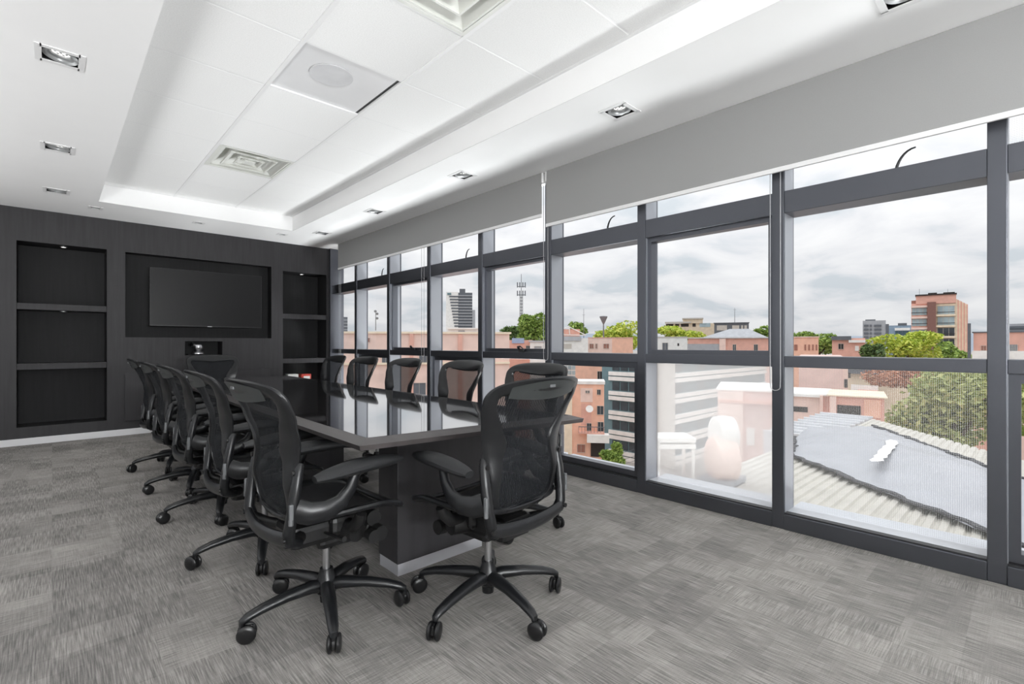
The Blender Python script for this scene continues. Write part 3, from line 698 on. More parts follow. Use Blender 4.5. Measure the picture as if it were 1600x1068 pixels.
tag(bx(-2500, 2500, -2500, 2500, GZ - .5, GZ).build('ground', BR['asphalt'], smooth=False), 'pale street and ground far below the windows', 'ground', kind='structure')

class Bld:
    """a building whose front stands across the view at depth d; pixels on the front give its outline"""
    def __init__(s, name, label, u0, u1, vt, d, dep, m, zb=GZ, cat='building', group=None, roof=None):
        s.d = d; s.rm = (pr(u0, d) + pr(u1, d)) / 2; s.zb = zb; s.dep = dep
        s.th = (math.atan((u0 - 800) / FPX) + math.atan((u1 - 800) / FPX)) / 2; s.rm = d * math.tan(s.th); s.D = math.hypot(s.rm, d)
        s.root = thing(name, cf(s.rm, d, zb), label, cat, group, rz=-YAW - s.th)      # the front faces us
        s.hw = (s.px(u1) - s.px(u0)) / 2; s.h = s.pz(vt, (u0 + u1) / 2)
        s.wall = bx(-s.hw, s.hw, 0, dep, 0, s.h).build('wall', m, s.root, smooth=False)
        if roof:
            bx(-s.hw - .1, s.hw + .1, -.12, dep + .1, s.h, s.h + roof[1]).build('parapet', roof[0], s.root, smooth=False)
    def px(s, u): return s.D * math.tan(math.atan((u - 800) / FPX) - s.th)
    def pz(s, v, u): return pz(v, s.d - s.px(u) * math.sin(s.th)) - s.zb
    def box(s, nm, u0, u1, v0, v1, m, out=.08, back=.05, par=None):
        um = (u0 + u1) / 2
        return bx(s.px(u0), s.px(u1), -out, back, s.pz(v1, um), s.pz(v0, um)).build(nm, m, par or s.root, smooth=False)
    def win(s, u0, u1, v0, v1, m=None, frame=True, nv=1):
        w = s.box('window', u0, u1, v0, v1, m or BR['win'], .07)
        if frame:
            px = s.d / FPX; t = .45 * px; q = MB(); um = (u0 + u1) / 2; x0, x1, z0, z1 = s.px(u0), s.px(u1), s.pz(v1, um), s.pz(v0, um)
            q.box(x0 - t, x1 + t, -.11, 0, z0 - t, z0); q.box(x0 - t, x1 + t, -.11, 0, z1, z1 + t)
            for i in range(nv + 2):
                xx = x0 + (x1 - x0) * i / (nv + 1); q.box(xx - t / 2, xx + t / 2, -.10, 0, z0, z1)
            q.build('window_frame', BR['concrete'], w, smooth=False)
        return w

# long brick block beyond the far window bays
b = Bld('brick_block', 'long salmon brick block with plain parapet outside the bays by the dark wall', 500, 796, 521, 30, 10, BR['brick_pale'], roof=(BR['cream'], .12))
for u0, u1, v0, v1 in ((597, 608, 556, 566), (655, 667, 553, 568), (690, 700, 618, 632), (645, 665, 598, 640), (566, 578, 528, 534)): b.win(u0, u1, v0, v1, BR['greydk'] if v0 > 550 else BR['brick_dark'])
b.box('pilaster', 716, 722, 523, 640, BR['brick'], .12); b.box('pilaster', 640, 646, 521, 640, BR['brick'], .12)
b.box('ledge', 500, 796, 566, 569, BR['cream'], .15)
b.box('drain_pipe', 611, 612.5, 524, 640, BR['greydk'], .15)
b = Bld('rooftop_hut', 'white rooftop hut beside the brick block', 648, 667, 516, 34, 3, BR['grey'], zb=pz(521, 30) + .13); b.box('coping', 646, 669, 516, 518.5, BR['white'], .15); b.box('vent_slot', 652, 662, 526, 530, BR['dark'], .05)
b = Bld('white_canopy', 'low white roof slab with lettering-like vents on the brick block', 700, 748, 513, 44, 6, BR['white'], zb=pz(527, 44)); b.box('vent_row', 716, 726, 516, 519, BR['grey'], .05); b.box('fascia_board', 699, 749, 512, 514, BR['white'], .2)
def mast(name, label, u, v0, v1, d, rad, heads=(), group=None):
    z0, z1 = pz(v1, d), pz(v0, d); x, y, _ = cf(pr(u, d), d, 0)
    r = thing(name, (x, y, z0), label, 'mast', group, rz=-YAW)
    MB().tube([(0, 0, 0), (0, 0, (z1 - z0) * .6), (0, 0, z1 - z0)], [rad, rad * .8, rad * .5], 8).build('pole', BR['mast'], r)
    return r, (lambda v: pz(v, d) - z0), d / FPX
r, zf, px = mast('lamp_mast', 'slim mast with two round floodlights on the brick block roof', 587, 486, 516, 34, .035)
for du, v in ((-.5, 486), (2.2, 490), (2.2, 497)):
    MB().lathe([(.0001, -.09), (.08, -.06), (.10, 0), (.08, .06), (.0001, .09)], 14, Matrix.Translation((du * px, 0, zf(v)))).build('floodlight', BR['mast'], r)
r, zf, px = mast('antenna_tower', 'tall lattice phone mast with panel antennas', 814.5, 428, 560, 95, .10)
for i in range(12):
    z = zf(520) + (zf(465) - zf(520)) * i / 11
    bx(-.28, .28, -.28, .28, z, z + .08).build('lattice_ring', BR['mast'], r, smooth=False)
for sx in (-1, 1):
    MB().tube([(sx * .3, 0, zf(560)), (sx * .25, 0, zf(462))], .06, 6).build('lattice_leg', BR['mast'], r)
for v in (444, 457):
    bx(-.75, .75, -.06, .06, zf(v + 4), zf(v + 4) + .12).build('cross_arm', BR['mast'], r, smooth=False)
    for x in (-.75, -.3, .3, .75): bx(x - .1, x + .1, -.2, -.05, zf(v + 5), zf(v - 3)).build('panel_antenna', BR['greydk'], r, smooth=False)
r, zf, px = mast('pole_lamp', 'dark pole with a flared head rising from the trees', 943, 496, 545, 104, .18)
MB().lathe([(.15, 0), (.4, .5), (.85, 1.5), (.8, 1.65), (.3, 1.7)], 12, Matrix.Translation((0, 0, zf(506)))).build('flared_head', BR['mast'], r)
r, zf, px = mast('thin_mast', 'hair-thin radio mast over the pale roofs', 912, 482, 545, 112, .08); bx(-.3, .3, -.03, .03, zf(492), zf(492) + .06).build('cross_arm', BR['mast'], r, smooth=False)
r, zf, px = mast('roof_mast', 'hair-thin radio mast on the grey rooftop box', 1148, 481, 505, 124, .07); bx(-.35, .35, -.03, .03, zf(484), zf(484) + .05).build('cross_arm', BR['mast'], r, smooth=False)
# office tower, far off
b = Bld('office_tower', 'tall grey and white office tower on the skyline', 716, 738, 457, 300, 14, BR['greydk'])
for i in range(12): b.box('floor_band', 716, 738, 461 + i * 4.6, 462.4 + i * 4.6, BR['grey'], .5)
b.box('white_slab', 697, 716, 456, 518, BR['white'], .2, 8)
for i in range(11): b.box('window_strip', 702 + i * .8, 716, 462 + i * 4.6, 464.2 + i * 4.6, BR['greydk'], .5)
b.box('side_slab', 738, 742.5, 484, 518, BR['grey'], .2, 8); b.box('lift_house', 718, 727, 451, 457.5, BR['greydk'], -.1, 6); b.box('sign_board', 699, 705, 457.5, 460.5, BR['teal'], .6)
b = Bld('dark_tower', 'distant slender dark tower at the edge of the glazing', 537, 543, 495, 260, 6, BR['greydk'])
for i in range(4): b.box('floor_band', 537, 543, 499 + 5 * i, 500.5 + 5 * i, BR['grey'], .3)
# roofs between the brick block and the pink houses
b = Bld('blue_roof_house', 'small house with blue sheeting on its roof', 796, 832, 531, 42, 6, BR['brick']); b.box('blue_sheet', 800, 819, 528, 536, mat('blue sheet', C(160, 176, 204), .5), .1, 2); b.win(822, 828, 540, 546)
b = Bld('white_shed', 'white low shed under the leafy trees', 828, 862, 534, 40, 6, BR['white'], roof=(BR['roofgrey'], .12)); b.win(835, 846, 541, 547, BR['grey'])
b = Bld('truss_roof_house', 'pinkish roof house with a white truss', 872, 906, 514, 104, 7, BR['brick'])
q = MB()
for a, c in (((-3.4, -.3, 0), (0, -.3, 1.1)), ((0, -.3, 1.1), (3.6, -.3, -.7)), ((-1.7, -.3, .5), (-1.0, -.3, -.5)), ((0, -.3, 1.1), (.2, -.3, -.7)), ((-3.4, -.3, -.6), (3.6, -.3, -.7))):
    q.tube([(a[0], a[1], a[2] + b.h - .6), (c[0], c[1], c[2] + b.h - .6)], .09, 6)
q.build('roof_truss', BR['white'], b.root); b.win(880, 888, 528, 532, BR['dark'])
b = Bld('pale_roofs', 'pale grey and white roof terrace below the truss roof', 868, 919, 528, 92, 6, BR['white']); b.box('tilted_roof', 868, 908, 525, 532, BR['roofgrey'], .3, 3); b.box('concrete_panel', 873, 893, 537, 544, BR['concrete'], .1)  # last box is a concrete-coloured panel on the front
b = Bld('pink_house', 'salmon flat-roofed house with three small dark windows', 919, 989, 527.5, 96, 7, BR['brick_pale'], roof=(BR['brick'], .1))
for u0, u1 in ((921.5, 927.5), (930.5, 933.5), (943, 951.5)): b.win(u0, u1, 537, 544, BR['brick_dark'])
b.box('side_wall', 956.5, 989, 528.5, 560, BR['brick_orange'], .06)
b = Bld('green_glass_block', 'pale green glazed block beside the salmon apartments', 870, 901, 560, 82, 5, BR['white'])
for i in range(3):
    for j in range(3): b.win(881 + 6.5 * i, 886.5 + 6.5 * i, 571 + j * 8, 577 + j * 8, BR['win_pale'], False)
# salmon apartments across the street
b = Bld('salmon_apartments', 'salmon brick apartments with small dark windows across the street', 884, 944, 600, 56, 3.5, BR['brick_orange'], roof=(BR['white'], .35))
b.box('cream_end', 882, 894, 604, 745, BR['cream'], .12); b.box('projecting_bay', 907, 926, 606, 628, BR['brick_pale'], .03); b.box('stair_recess', 908, 924, 630, 664, BR['brick'], .02)
for u0, u1, v0, v1 in ((915, 917.5, 610, 613.5), (918.5, 921, 610, 613.5), (933, 938.5, 608.5, 616), (933, 943, 634, 647), (934, 943, 659, 674), (917, 924, 661, 672), (902, 914, 694, 706)): b.win(u0, u1, v0, v1, BR['win'] if v0 < 690 else BR['brick_dark'])
b.box('balcony_slab', 904, 944, 673, 675.5, BR['brick'], .9)
for i in range(9): b.box('balcony_rail', 904 + i * 4.8, 904.5 + i * 4.8, 665, 674, BR['greydk'], .9, -.85)
b.box('balcony_handrail', 904, 944, 664.3, 665.2, BR['greydk'], .92, -.82)
b.box('white_canopy', 917, 951, 676, 688, BR['white'], 1.4); b.box('garage_door', 923, 945, 691, 713, BR['dark'], .1)
dish = MB().lathe([(.0001, 0), (.25, .03), (.42, .12)], 16, Matrix.Translation((b.px(921), -.5, b.pz(638, 921))) @ Matrix.Rotation(R(65), 4, 'X')); dish.build('satellite_dish', BR['white'], b.root)
b = Bld('orange_upper_block', 'plain orange brick upper storey behind the salmon apartments', 899, 946, 563, 74, 5, BR['brick_orange']); b.win(933.5, 941, 580, 595, BR['dark']); b.box('roof_edge', 898, 947, 561, 564, BR['cream'], .2)

# banded teal office block: stands square to our own building
tx, ty, _ = cf(pr(1040, 58), 58, 0)
r = thing('banded_offices', (tx, ty, GZ), 'teal office block wrapped in double white bands', 'building')
zt = pz(562, 58) - GZ; LX, LY = 31, 9.2
bx(0, LX, 0, LY, 0, zt).build('wall', BR['teal'], r, smooth=False)
bx(-.35, 1.6, -.35, 1.6, 0, zt).build('corner_pier', BR['concrete'], r, smooth=False)
zpx = lambda v: pz(v, 58) - GZ
for i in range(5):
    top = 566 + 33.2 * i
    for k in range(2): bx(-.25, LX if i < 2 else LX * .62, -.25, LY - 1.2, zpx(top + 24.5 + k * 8.5), zpx(top + 18 + k * 8.5)).build('white_band', BR['white'], r, smooth=False)
    for j in range(6):
        bx(-.08, 0, .2 + j * 1.25, 1.25 + j * 1.25, zpx(top + 16), zpx(top + 2)).build('window', BR['win'], r, smooth=False)
    for j in range(14):
        bx(1.8 + j * 2.05, 3.7 + j * 2.05, -.08, 0, zpx(top + 16), zpx(top + 2)).build('window', BR['tealdk'] if j % 3 else BR['win'], r, smooth=False)
r, zf, px = mast('power_pole', 'grey street power pole with thin cables', 1012, 640, 738, 55.5, .12)
for k, (dz, sag) in enumerate(((-.3, .5), (-1.0, .6), (-1.6, .5))):
    pts = []
    for i in range(15):
        t = i / 14; pts.append((-9 * t, -1.2 * t, zf(690) + dz - sag * 4 * t * (1 - t) - 1.2 * t))
    MB().tube(pts, .022, 5).build('cable', BR['greydk'], r)
# middle distance seen through the milky bay and above
b = Bld('white_flat_house', 'white flat-roofed house with one square window', 1020, 1074, 526.5, 92, 5, BR['white']); b.win(1035, 1043.5, 535.5, 547, BR['greydk']); b.box('slot', 1058.5, 1061, 536, 540, BR['dark'], .05); b.box('coping', 1020, 1074, 525.6, 527, BR['concrete'], .12)
b = Bld('pink_long_house', 'long pink house under a grey hipped roof', 1075, 1204, 527.5, 100, 8, BR['brick']); b.box('grey_wall', 1074, 1124, 537, 560, BR['grey'], .25)  # grey panel along part of the pink front
b.box('pier', 1124, 1134, 529, 560, BR['brick_pale'], .5); b.win(1145, 1150, 538, 548); b.win(1178, 1184, 538, 548); b.box('gutter', 1072, 1205, 526.5, 528.5, BR['concrete'], .3)
x0, x1, x2, x3 = [b.px(u) for u in (1094, 1140, 1170, 1202)]; zz = [b.pz(v, 1140) for v in (528, 513)]
MB().add([(x0, -.5, zz[0]), (x3, -.5, zz[0]), (x3, 8, zz[0]), (x0, 8, zz[0]), (x1, 3, zz[1]), (x2, 3, zz[1]), (x2, 5, zz[1]), (x1, 5, zz[1])], [(0, 1, 5, 4), (1, 2, 6, 5), (2, 3, 7, 6), (3, 0, 4, 7), (4, 5, 6, 7)]).build('hipped_roof', BR['roofgrey'], b.root, smooth=False)
b = Bld('rooftop_box', 'grey concrete rooftop box with shuttered openings', 1116, 1170, 504.5, 122, 6, BR['greydk'])
for u0, u1 in ((1120, 1136), (1144, 1155), (1158, 1161), (1163, 1167)): b.win(u0, u1, 508, 516, BR['concrete'], False)
b.box('coping', 1115, 1171, 503.5, 505, BR['greydk'], .2)
b = Bld('terrace_house', 'beige terrace house with dark loggias under flat roofs', 1040, 1116, 505, 140, 6, BR['beige'])
b.box('roof_slab', 1039, 1080, 502.5, 505, BR['concrete'], .6); b.box('upper_storey', 1067, 1098, 498, 505, BR['beige'], .3, 4); b.box('upper_roof', 1066, 1099, 496.5, 498.5, BR['concrete'], .6, 4)
for u0, u1, v0, v1 in ((1041, 1052, 506, 510.5), (1055, 1061, 506, 510.5), (1064, 1076, 505.5, 510), (1082, 1087, 504, 510), (1093, 1110, 504.5, 510.5)): b.win(u0, u1, v0, v1, BR['dark'] if u0 != 1093 else BR['win_pale'], False)
# behind the plain bay: skyline
b = Bld('slit_window_house', 'salmon house with a row of slit windows', 1222, 1279, 527, 62, 6, BR['brick_orange'], roof=(BR['brick_pale'], .12))
for u in (1241, 1257, 1263, 1269, 1274.5): b.win(u, u + (5 if u < 1250 else 2.4), 538, 547, BR['brick_dark'], False)
b = Bld('grey_offices', 'pale grey office block on the skyline', 1348, 1384, 500.5, 190, 12, BR['grey'])
for i in range(4):
    for j, (u0, u1) in enumerate(((1350, 1357), (1359.5, 1362), (1366, 1377))): b.box('window', u0, u1, 507 + i * 6, 510 + i * 6, BR['greydk'], .4)
b.box('side_wall', 1384, 1389, 506, 540, BR['greydk'], .2, 6); b.box('plant_room', 1352, 1368, 498.8, 501, BR['greydk'], -.5, 5)
b = Bld('blue_offices', 'low blue glass offices left of the brick tower', 1389, 1425, 508, 210, 12, BR['steelblue']); b.box('white_slab', 1398, 1422, 512, 516, BR['white'], .5); b.box('roof_hood', 1403, 1417, 504.5, 508, BR['greydk'], .2, 6)
for i in range(4): b.box('window', 1399 + 6 * i, 1403.5 + 6 * i, 517, 524, BR['tealdk'], .4)
b = Bld('red_roof_houses', 'jumble of low brick and grey roofs under the trees', 1300, 1352, 528, 60, 6, BR['brick']); b.box('grey_roof', 1299, 1330, 525, 531, BR['greydk'], .4, 4); b.box('white_roof', 1326, 1352, 531, 535, BR['white'], .4); b.win(1310, 1318, 537, 545, BR['dark']); b.win(1336, 1342, 540, 548, BR['white'], False)
# brick tower with balconies
b = Bld('brick_tower', 'brown brick tower with balconies and pale fins', 1424, 1492, 468, 105, 10, BR['brick_dark'])
b.box('attic_storey', 1431, 1494, 460.5, 474, BR['brick'], .2, 7); b.box('roof_edge', 1430, 1495, 459, 461, BR['dark'], .5, 7); b.box('lift_house', 1450, 1464, 457, 460, BR['dark'], -.3, 4); b.box('lift_house', 1474, 1492, 456, 460, BR['dark'], -.3, 4)
b.box('balcony_bay', 1424, 1449, 474, 560, BR['brick'], .02); b.box('brick_pier', 1449, 1462.5, 472, 560, BR['brown'], .9); b.box('bay_wall', 1462.5, 1494, 474, 560, BR['beige'], .02)
for i in range(5):
    v = 478 + 17 * i
    b.win(1465, 1491.5, v, v + 12.5, BR['win'] if i > 1 else BR['win_pale'], True, 2); b.box('balcony_rail', 1463.5, 1492, v + 9, v + 10, BR['dark'], .6, -.5); b.box('floor_slab', 1462.5, 1493, v + 13, v + 15.5, BR['cream'], .7)
    b.win(1425, 1448, v + 3, v + 14, BR['win_pale'], True, 3); b.box('floor_slab', 1423.5, 1449, v - .5, v + 2.5, BR['brick_pale'], .6); b.box('balcony_rail', 1424, 1449, v + 10, v + 11, BR['dark'], .6, -.5)
for i in range(4): b.box('fin', 1493 + 5 * i, 1496 + 5 * i, 467 + 2 * i, 560, BR['cream'], -.2 - .6 * i, 8); b.box('fin_gap', 1496 + 5 * i, 1498.2 + 5 * i, 468 + 2 * i, 560, BR['brick'], -.3 - .6 * i, 8)
for u in (1436, 1481): b.box('aerial', u, u + .5, 450, 460, BR['mast'], -2, 2.1)
b = Bld('brick_corner_house', 'red brick house with a barred window and white base', 1521, 1640, 519, 45, 8, BR['brick'], roof=(BR['greydk'], .1))
b.box('white_base', 1519, 1640, 548, 575, BR['white'], .3); b.win(1533, 1541, 540, 547, BR['brick_dark'])
bars = b.win(1577, 1590, 538, 549, BR['greydk'], False)
for i in range(6): b.box('bar', 1577.5 + i * 2.3, 1578.1 + i * 2.3, 538, 549, BR['white'], .12)
b.box('roof_band', 1575, 1640, 508, 512, BR['greydk'], -2, 5); b.box('upper_roof', 1575, 1640, 504, 519, BR['grey'], -2.2, 5); b.box('drain_pipe', 1512, 1517, 505, 560, BR['greydk'], .3)
# lower rooftops outside the plain bay
b = Bld('pink_gable_wall', 'big blank pink rendered wall above the roofs', 1248, 1317, 556, 27, 4, BR['pinkwall']); b.box('side_face', 1317, 1325, 566, 640, BR['brick_pale'], .03); b.win(1319, 1324, 592, 605, BR['dark'], False); b.win(1325.5, 1329, 582, 590, BR['dark'], False)
b = Bld('white_flat_roof', 'white flat roof with a low salmon parapet', 1226, 1300, 617, 22, 3.5, BR['brick_pale'], roof=(BR['white'], .06)); b.box('parapet_cap', 1226, 1286, 617, 619, BR['white'], .2); b.box('dark_gap', 1236, 1262, 635, 643, BR['dark'], .03); b.box('pier', 1281, 1286, 617, 650, BR['brick_pale'], .25)
b = Bld('brick_shed', 'salmon brick shed with a wide dark opening', 1296, 1382, 620, 20.5, 3, BR['brick'], roof=(BR['cream'], .05)); b.box('opening', 1308, 1345, 633, 650, BR['dark'], .02, .6); b.box('pier', 1297, 1307, 619, 652, BR['brick_pale'], .2); b.box('orange_panel', 1350, 1376, 624, 652, BR['brick_orange'], .05)
b = Bld('cream_barn', 'cream shed with a dark sloping roof behind the pink wall', 1325, 1420, 582, 38, 5, BR['beige']); b.box('dark_roof', 1325, 1420, 575, 584, BR['greydk'], .6, 5); b.box('white_wall', 1330, 1372, 601, 611, BR['white'], .6); b.box('brick_stack', 1341, 1372, 608, 616, BR['brick'], 1.5)
b = Bld('far_pink_block', 'pink block glimpsed past the outermost mullion', 1560, 1660, 575, 34, 5, BR['brick_pale']); b.win(1588, 1594, 609, 614, BR['brick_dark'], False); b.win(1597, 1603, 605, 616, BR['brick_dark'], False)
# red brick infill behind the milky pane
b = Bld('pink_infill_house', 'pale pink flat-roofed house beside the banded offices', 1122, 1215, 611, 24, 5, BR['pinkwall'], roof=(BR['white'], .08)); b.box('pier', 1122, 1161, 611, 740, BR['brick_pale'], .35); b.win(1166, 1179, 668, 695, BR['white'], False); b.box('string_course', 1122, 1215, 625, 629, BR['brick'], .4)

# corrugated roof just below the windows: every sheet its own piece
ZR = -1.5
def far_x(y):                                     # slanting far edge of the roof
    tab = [(-6, 7.5), (-1.5, 13.6), (.79, 16.6), (3.7, 20.6), (4.3, 20.6)]
    for (a, p), (b_, q) in zip(tab, tab[1:]):
        if y <= b_: return p + (q - p) * (y - a) / (b_ - a)
    return tab[-1][1]
o = (4.0, -.8, ZR - .2); r = thing('corrugated_roof', o, 'cream corrugated roof right below the windows, half under a tarpaulin', 'roof')
bx(3.6, 15, -6, 4.35, ZR - 12.1, ZR - .06).build('building_body', BR['pinkwall'], r, o, smooth=False)
y = -5.9
while y < 4.3:
    x1 = min(far_x(y), 15.2 if y > 3.75 else 99)
    q = MB(); w_ = .172
    prof = [(0, 0), (.02, 0), (.045, .03), (.127, .03), (.152, 0), (.172, 0)]
    P = [(3.7, y + a, ZR - .03 + z) for a, z in prof] + [(x1, y + a, ZR - .03 + z) for a, z in prof]
    q.add(P, [(i, i + 1, 7 + i, 6 + i) for i in range(5)]); q.build('roof_sheet', BR['sheet'], r, o, smooth=False); y += w_
# tarpaulin: grid draped over the sheets
import mathutils.noise as mn
A_ = [(14.6, 4.45), (12.1, 3.75), (9.1, .46), (5.6, -3.6)]; B_ = [(16.0, 4.1), (18.4, 3.45), (13.9, .66), (9.3, -2.6)]
def lerp_path(P, t):
    t *= len(P) - 1; i = min(int(t), len(P) - 2); f = t - i; return (P[i][0] + (P[i + 1][0] - P[i][0]) * f, P[i][1] + (P[i + 1][1] - P[i][1]) * f)
nu, nv_ = 90, 36; V = []; Fc = []
def tarp_z(x, y, v):
    n = mn.noise(Vector((x * .9, y * .9, 1))) * .10 + mn.noise(Vector((x * 2.6 + y * 2, y * .8 - x * .5, 4))) * .06 + abs(mn.noise(Vector((x * 5, y * 5, 7)))) * .025
    return ZR + .06 + abs(n) * (1 if .03 < v < .97 else .4) + .22 * math.sin(math.pi * v) ** 2
for i in range(nu + 1):
    a, b_ = lerp_path(A_, i / nu), lerp_path(B_, i / nu)
    for j in range(nv_ + 1):
        v = j / nv_; wob = .12 * mn.noise(Vector((i * .3, j * .2, 9))) if j in (0, nv_) else 0
        x, y = a[0] + (b_[0] - a[0]) * v + wob, a[1] + (b_[1] - a[1]) * v; V.append((x, y, tarp_z(x, y, v)))
for i in range(nu):
    for j in range(nv_):
        k = i * (nv_ + 1) + j; Fc.append((k, k + 1, k + nv_ + 2, k + nv_ + 1))
o = (11, 1, ZR); r = thing('tarpaulin', o, 'wrinkled silver tarpaulin draped across the corrugated roof', 'tarpaulin')
MB().add(V, Fc).build('sheet', BR['tarp'], r, o)
def hem(path, rad, nm, n=60, amp=.14):
    pts = []
    for i in range(n):
        x, y = lerp_path(path, i / (n - 1)); pts.append((x + amp * mn.noise(Vector((i * .7, 3, 2))), y + amp * mn.noise(Vector((i * .6, 8, 2))), ZR + .08 + .05 * abs(mn.noise(Vector((i * .9, 1, 1))))))
    MB().tube(pts, [(rad * (.5 + 1.1 * abs(mn.noise(Vector((i * .35, 5, 0))))), rad * .5) for i in range(n)], 7).build(nm, BR['rope'], r, o)
hem(A_, .065, 'gathered_hem'); hem(B_[1:], .065, 'gathered_hem'); hem([(10.6, .55), (9.6, .1), (8.6, -.8)], .05, 'fold', 24, .1); hem([(10.9, .30), (10.1, -.2), (9.3, -1.0)], .05, 'fold', 24, .1); hem([(14.2, 3.95), (13.4, 3.7)], .08, 'fold', 14, .1)
q = MB(); V = []; Fc = []
for i in range(13):
    t = i / 12; x, y = 11.4 + 2.9 * t, 2.1 + .15 * t; w_ = .05 + .07 * abs(math.sin(i * 1.7))
    V += [(x, y - w_, tarp_z(x, y - w_, .5) + .035), (x, y + w_, tarp_z(x, y + w_, .5) + .035)]
for i in range(12): Fc.append((2 * i, 2 * i + 1, 2 * i + 3, 2 * i + 2))
q.add(V, Fc).build('puddle_glint', BR['white'], r, o)  # white strip standing in for the reflection on a puddle
# zinc roof behind it, ribs as pieces
o = (18, 4.2, ZR - .2); r = thing('zinc_roof', o, 'pale zinc sheet roof behind the tarpaulin', 'roof')
bx(15.3, 21.2, 4.0, 5.5, ZR - 12, ZR - .02).build('deck', BR['metal'], r, o, smooth=False)
for i in range(10): bx(15.3 + i * .62, 15.36 + i * .62, 3.9, 5.52, ZR - .02, ZR + .05, bev=.01).build('roof_rib', BR['metal'], r, o)
# exhaust fan and its frame, seen through the milky pane
fx, fy, _ = ground_pt(1128, 752, ZR); o = (fx, fy, ZR)
r = thing('exhaust_fan', o, 'fat round rooftop exhaust fan with a white hood', 'fan')
Mx = Matrix.Rotation(-YAW, 4, 'Z') @ Matrix.Rotation(R(90), 4, 'Y')
MB().lathe([(.0001, -.22), (.30, -.22), (.40, -.18), (.42, 0), (.40, .18), (.30, .22), (.0001, .22)], 28, Matrix.Translation((0, 0, .42)) @ Mx).build('drum', BR['brick_pale'], r)
MB().lathe([(.0001, -.20), (.26, -.20), (.34, -.16), (.36, 0), (.34, .16), (.26, .20), (.0001, .20)], 28, Matrix.Translation((.18, .05, .85)) @ Mx).build('hood', BR['white'], r)
bx(-.35, .35, -.3, .3, 0, .1).build('base', BR['grey'], r, smooth=False)
fx, fy, _ = ground_pt(1056, 752, ZR); o = (fx, fy, ZR); r = thing('white_stand', o, 'white metal stand beside the exhaust fan', 'stand', rz=-YAW)
for sx in (-.32, .32):
    for sy in (0, .5): bx(sx - .025, sx + .025, sy - .025, sy + .025, 0, .75).build('leg', BR['white'], r, smooth=False)
bx(-.36, .36, -.05, .55, .62, .70).build('rail', BR['white'], r, smooth=False); bx(-.36, .36, -.05, .55, .74, .82).build('top', BR['white'], r, smooth=False)

# trees
def mat_leaf(name, c0, c1):
    m = bpy.data.materials.new(name); m.use_nodes = True; nt = m.node_tree; N = nt.nodes; L = nt.links; p = N['Principled BSDF']
    p.inputs['Roughness'].default_value = .7
    g = N.new('ShaderNodeNewGeometry'); rp = N.new('ShaderNodeValToRGB'); rp.color_ramp.elements[0].color = C(*c0); rp.color_ramp.elements[1].color = C(*c1)
    L.new(g.outputs['Random Per Island'], rp.inputs[0]); L.new(rp.outputs[0], p.inputs['Base Color'])
    return m
LEAF = {'green': mat_leaf('green leaves', (92, 122, 50), (176, 200, 104)), 'lime': mat_leaf('lime leaves', (150, 176, 58), (226, 232, 112)), 'deep': mat_leaf('deep green leaves', (62, 88, 50), (124, 150, 84)),
        'olive': mat_leaf('olive leaves', (132, 146, 88), (212, 216, 150)), 'rust': mat_leaf('rusty leaves', (150, 104, 84), (216, 158, 128))}
def tree(label, u, v, ru, rv, d, kind, n=1500, group='trees in the city outside', name='tree', cl=9, zb=GZ, leafpx=3.0):
    rr = random.Random(int(u * 7 + v)); s = d / FPX; zc = pz(v, d); x, y, _ = cf(pr(u, d), d, 0)
    r = thing(name, (x, y, zb), label, 'tree', group, rz=-YAW); z0 = zc - zb
    a, c = ru * s, rv * s
    MB().tube([(0, 0, 0), (a * .05, 0, z0 * .5), (0, 0, z0)], [max(.12, a * .10), max(.09, a * .07), .04], 8).build('trunk', BR['bark'], r)
    bm_ = MB()
    cls = []
    for i in range(cl):
        w = rr.uniform(0, 2 * math.pi); q = rr.uniform(.25, .72); e = rr.uniform(-.75, .68)
        cls.append((a * q * math.cos(w), a * .8 * q * math.sin(w), c * e, rr.uniform(.34, .52)))
        if i % 2 == 0: bm_.tube([(0, 0, z0 - c * .9), (a * q * math.cos(w) * .8, a * .6 * q * math.sin(w), z0 + c * e * .8)], [a * .04 + .03, .02], 5)
    bm_.build('branch', BR['bark'], r)
    V = []; Fc = []
    for i in range(n):
        cx_, cy_, cz_, q = cls[rr.randrange(cl)]
        dv = Vector((rr.gauss(0, 1), rr.gauss(0, 1), rr.gauss(0, 1))).normalized() * (rr.uniform(.5, 1) ** .5)
        p = Vector((cx_ + dv.x * a * q, cy_ + dv.y * a * q * .9, z0 + cz_ + dv.z * c * q))
        l = leafpx * s * rr.uniform(.6, 1.3)
        t = Vector((rr.gauss(0, 1), rr.gauss(0, 1), rr.gauss(0, .6))).normalized(); bnm = t.cross(Vector((rr.gauss(0, 1), rr.gauss(0, 1), rr.gauss(0, 1)))).normalized()
        k = len(V); V += [p - t * l, p + bnm * l * .45, p + t * l, p - bnm * l * .45]; Fc.append((k, k + 1, k + 2, k + 3))
    MB().add(V, Fc).build('foliage', LEAF[kind], r, smooth=False)
tree('round leafy tree behind the phone mast', 834, 512, 24, 22, 80, 'green', 3600, cl=18)
tree('low bush-like treetop left of the phone mast', 800, 521, 18, 11, 106, 'deep', 1800, cl=14)
tree('small treetop above the truss roof', 905, 513, 16, 11, 124, 'green', 1100)
tree('broad treetop behind the salmon flat-roofed house', 962, 523, 40, 21, 118, 'lime', 4200, cl=18)
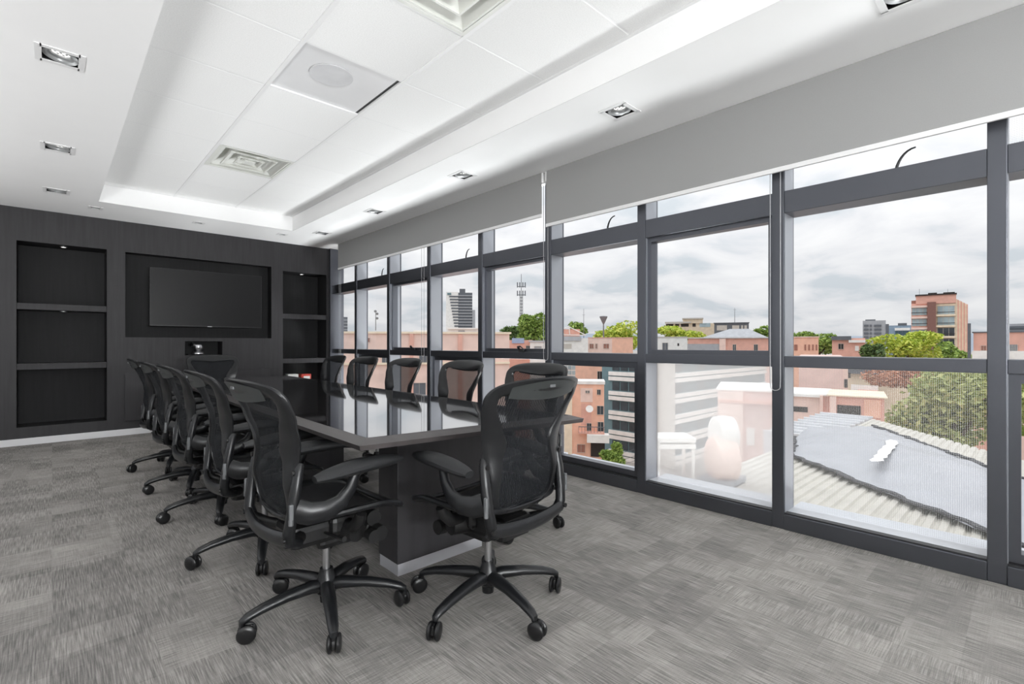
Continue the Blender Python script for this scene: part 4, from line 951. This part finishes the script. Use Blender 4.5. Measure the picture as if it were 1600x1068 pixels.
tree('low treetop in front of the terrace house', 1064, 521, 36, 11, 116, 'lime', 3000, cl=16)
tree('dark treetop beside the grey rooftop box', 1186, 522, 18, 13, 132, 'green', 1000)
tree('dense green tree behind the slit-window house', 1278, 535, 42, 22, 74, 'green', 3200)
tree('bright lime tree before the brick tower', 1412, 546, 54, 28, 60, 'lime', 4500, cl=12)
tree('deep green tree at the foot of the brick tower', 1488, 551, 28, 18, 66, 'green', 1800)
tree('dark shady tree left of the lime tree', 1362, 549, 20, 16, 56, 'deep', 1300)
tree('huge olive-green tree behind the tarpaulin roof', 1478, 646, 100, 74, 24, 'olive', 11000, cl=22, leafpx=5)
tree('rust-coloured tree above the olive-green tree', 1424, 590, 62, 20, 30.5, 'rust', 3600, cl=12)
tree('green tree past the outermost mullion', 1622, 640, 44, 40, 26, 'green', 3000, cl=12, leafpx=5)
tree('bushy street palm before the salmon apartments', 955, 707, 21, 18, 49.5, 'green', 2600, zb=GZ + .1)
# kerb strip and far hills
o = ground_pt(985, 768, GZ); r = thing('verge', o, 'grassy verge with a pale kerb beside the street palm', 'verge', rz=-YAW)
bx(-.3, 3.5, -1.5, 1.5, 0, .1).build('lawn', BR['grass'], r, smooth=False); bx(-.4, 3.6, -1.8, -1.5, 0, .16).build('kerb', BR['white'], r, smooth=False)
V = []; Fc = []; n = 80
for i in range(n + 1):
    w = -.2 + 2.6 * i / n - .4; rad = 1500; hh = 22 + 30 * max(0, mn.noise(Vector((i * .11, 2, 0)))) + 20 * max(0, mn.noise(Vector((i * .05, 7, 0)))) + 6 * mn.noise(Vector((i * .7, 1, 0)))
    for k, (rr_, z) in enumerate(((rad - 250, GZ), (rad, hh), (rad + 250, GZ))):
        V.append((rr_ * math.sin(w + .2), rr_ * math.cos(w + .2), z))
for i in range(n):
    for k in range(2): Fc.append((i * 3 + k, i * 3 + k + 1, i * 3 + k + 4, i * 3 + k + 3))
tag(MB().add(V, Fc).build('hills', BR['hill']), 'hazy blue-grey hills along the horizon', 'hills', kind='structure')
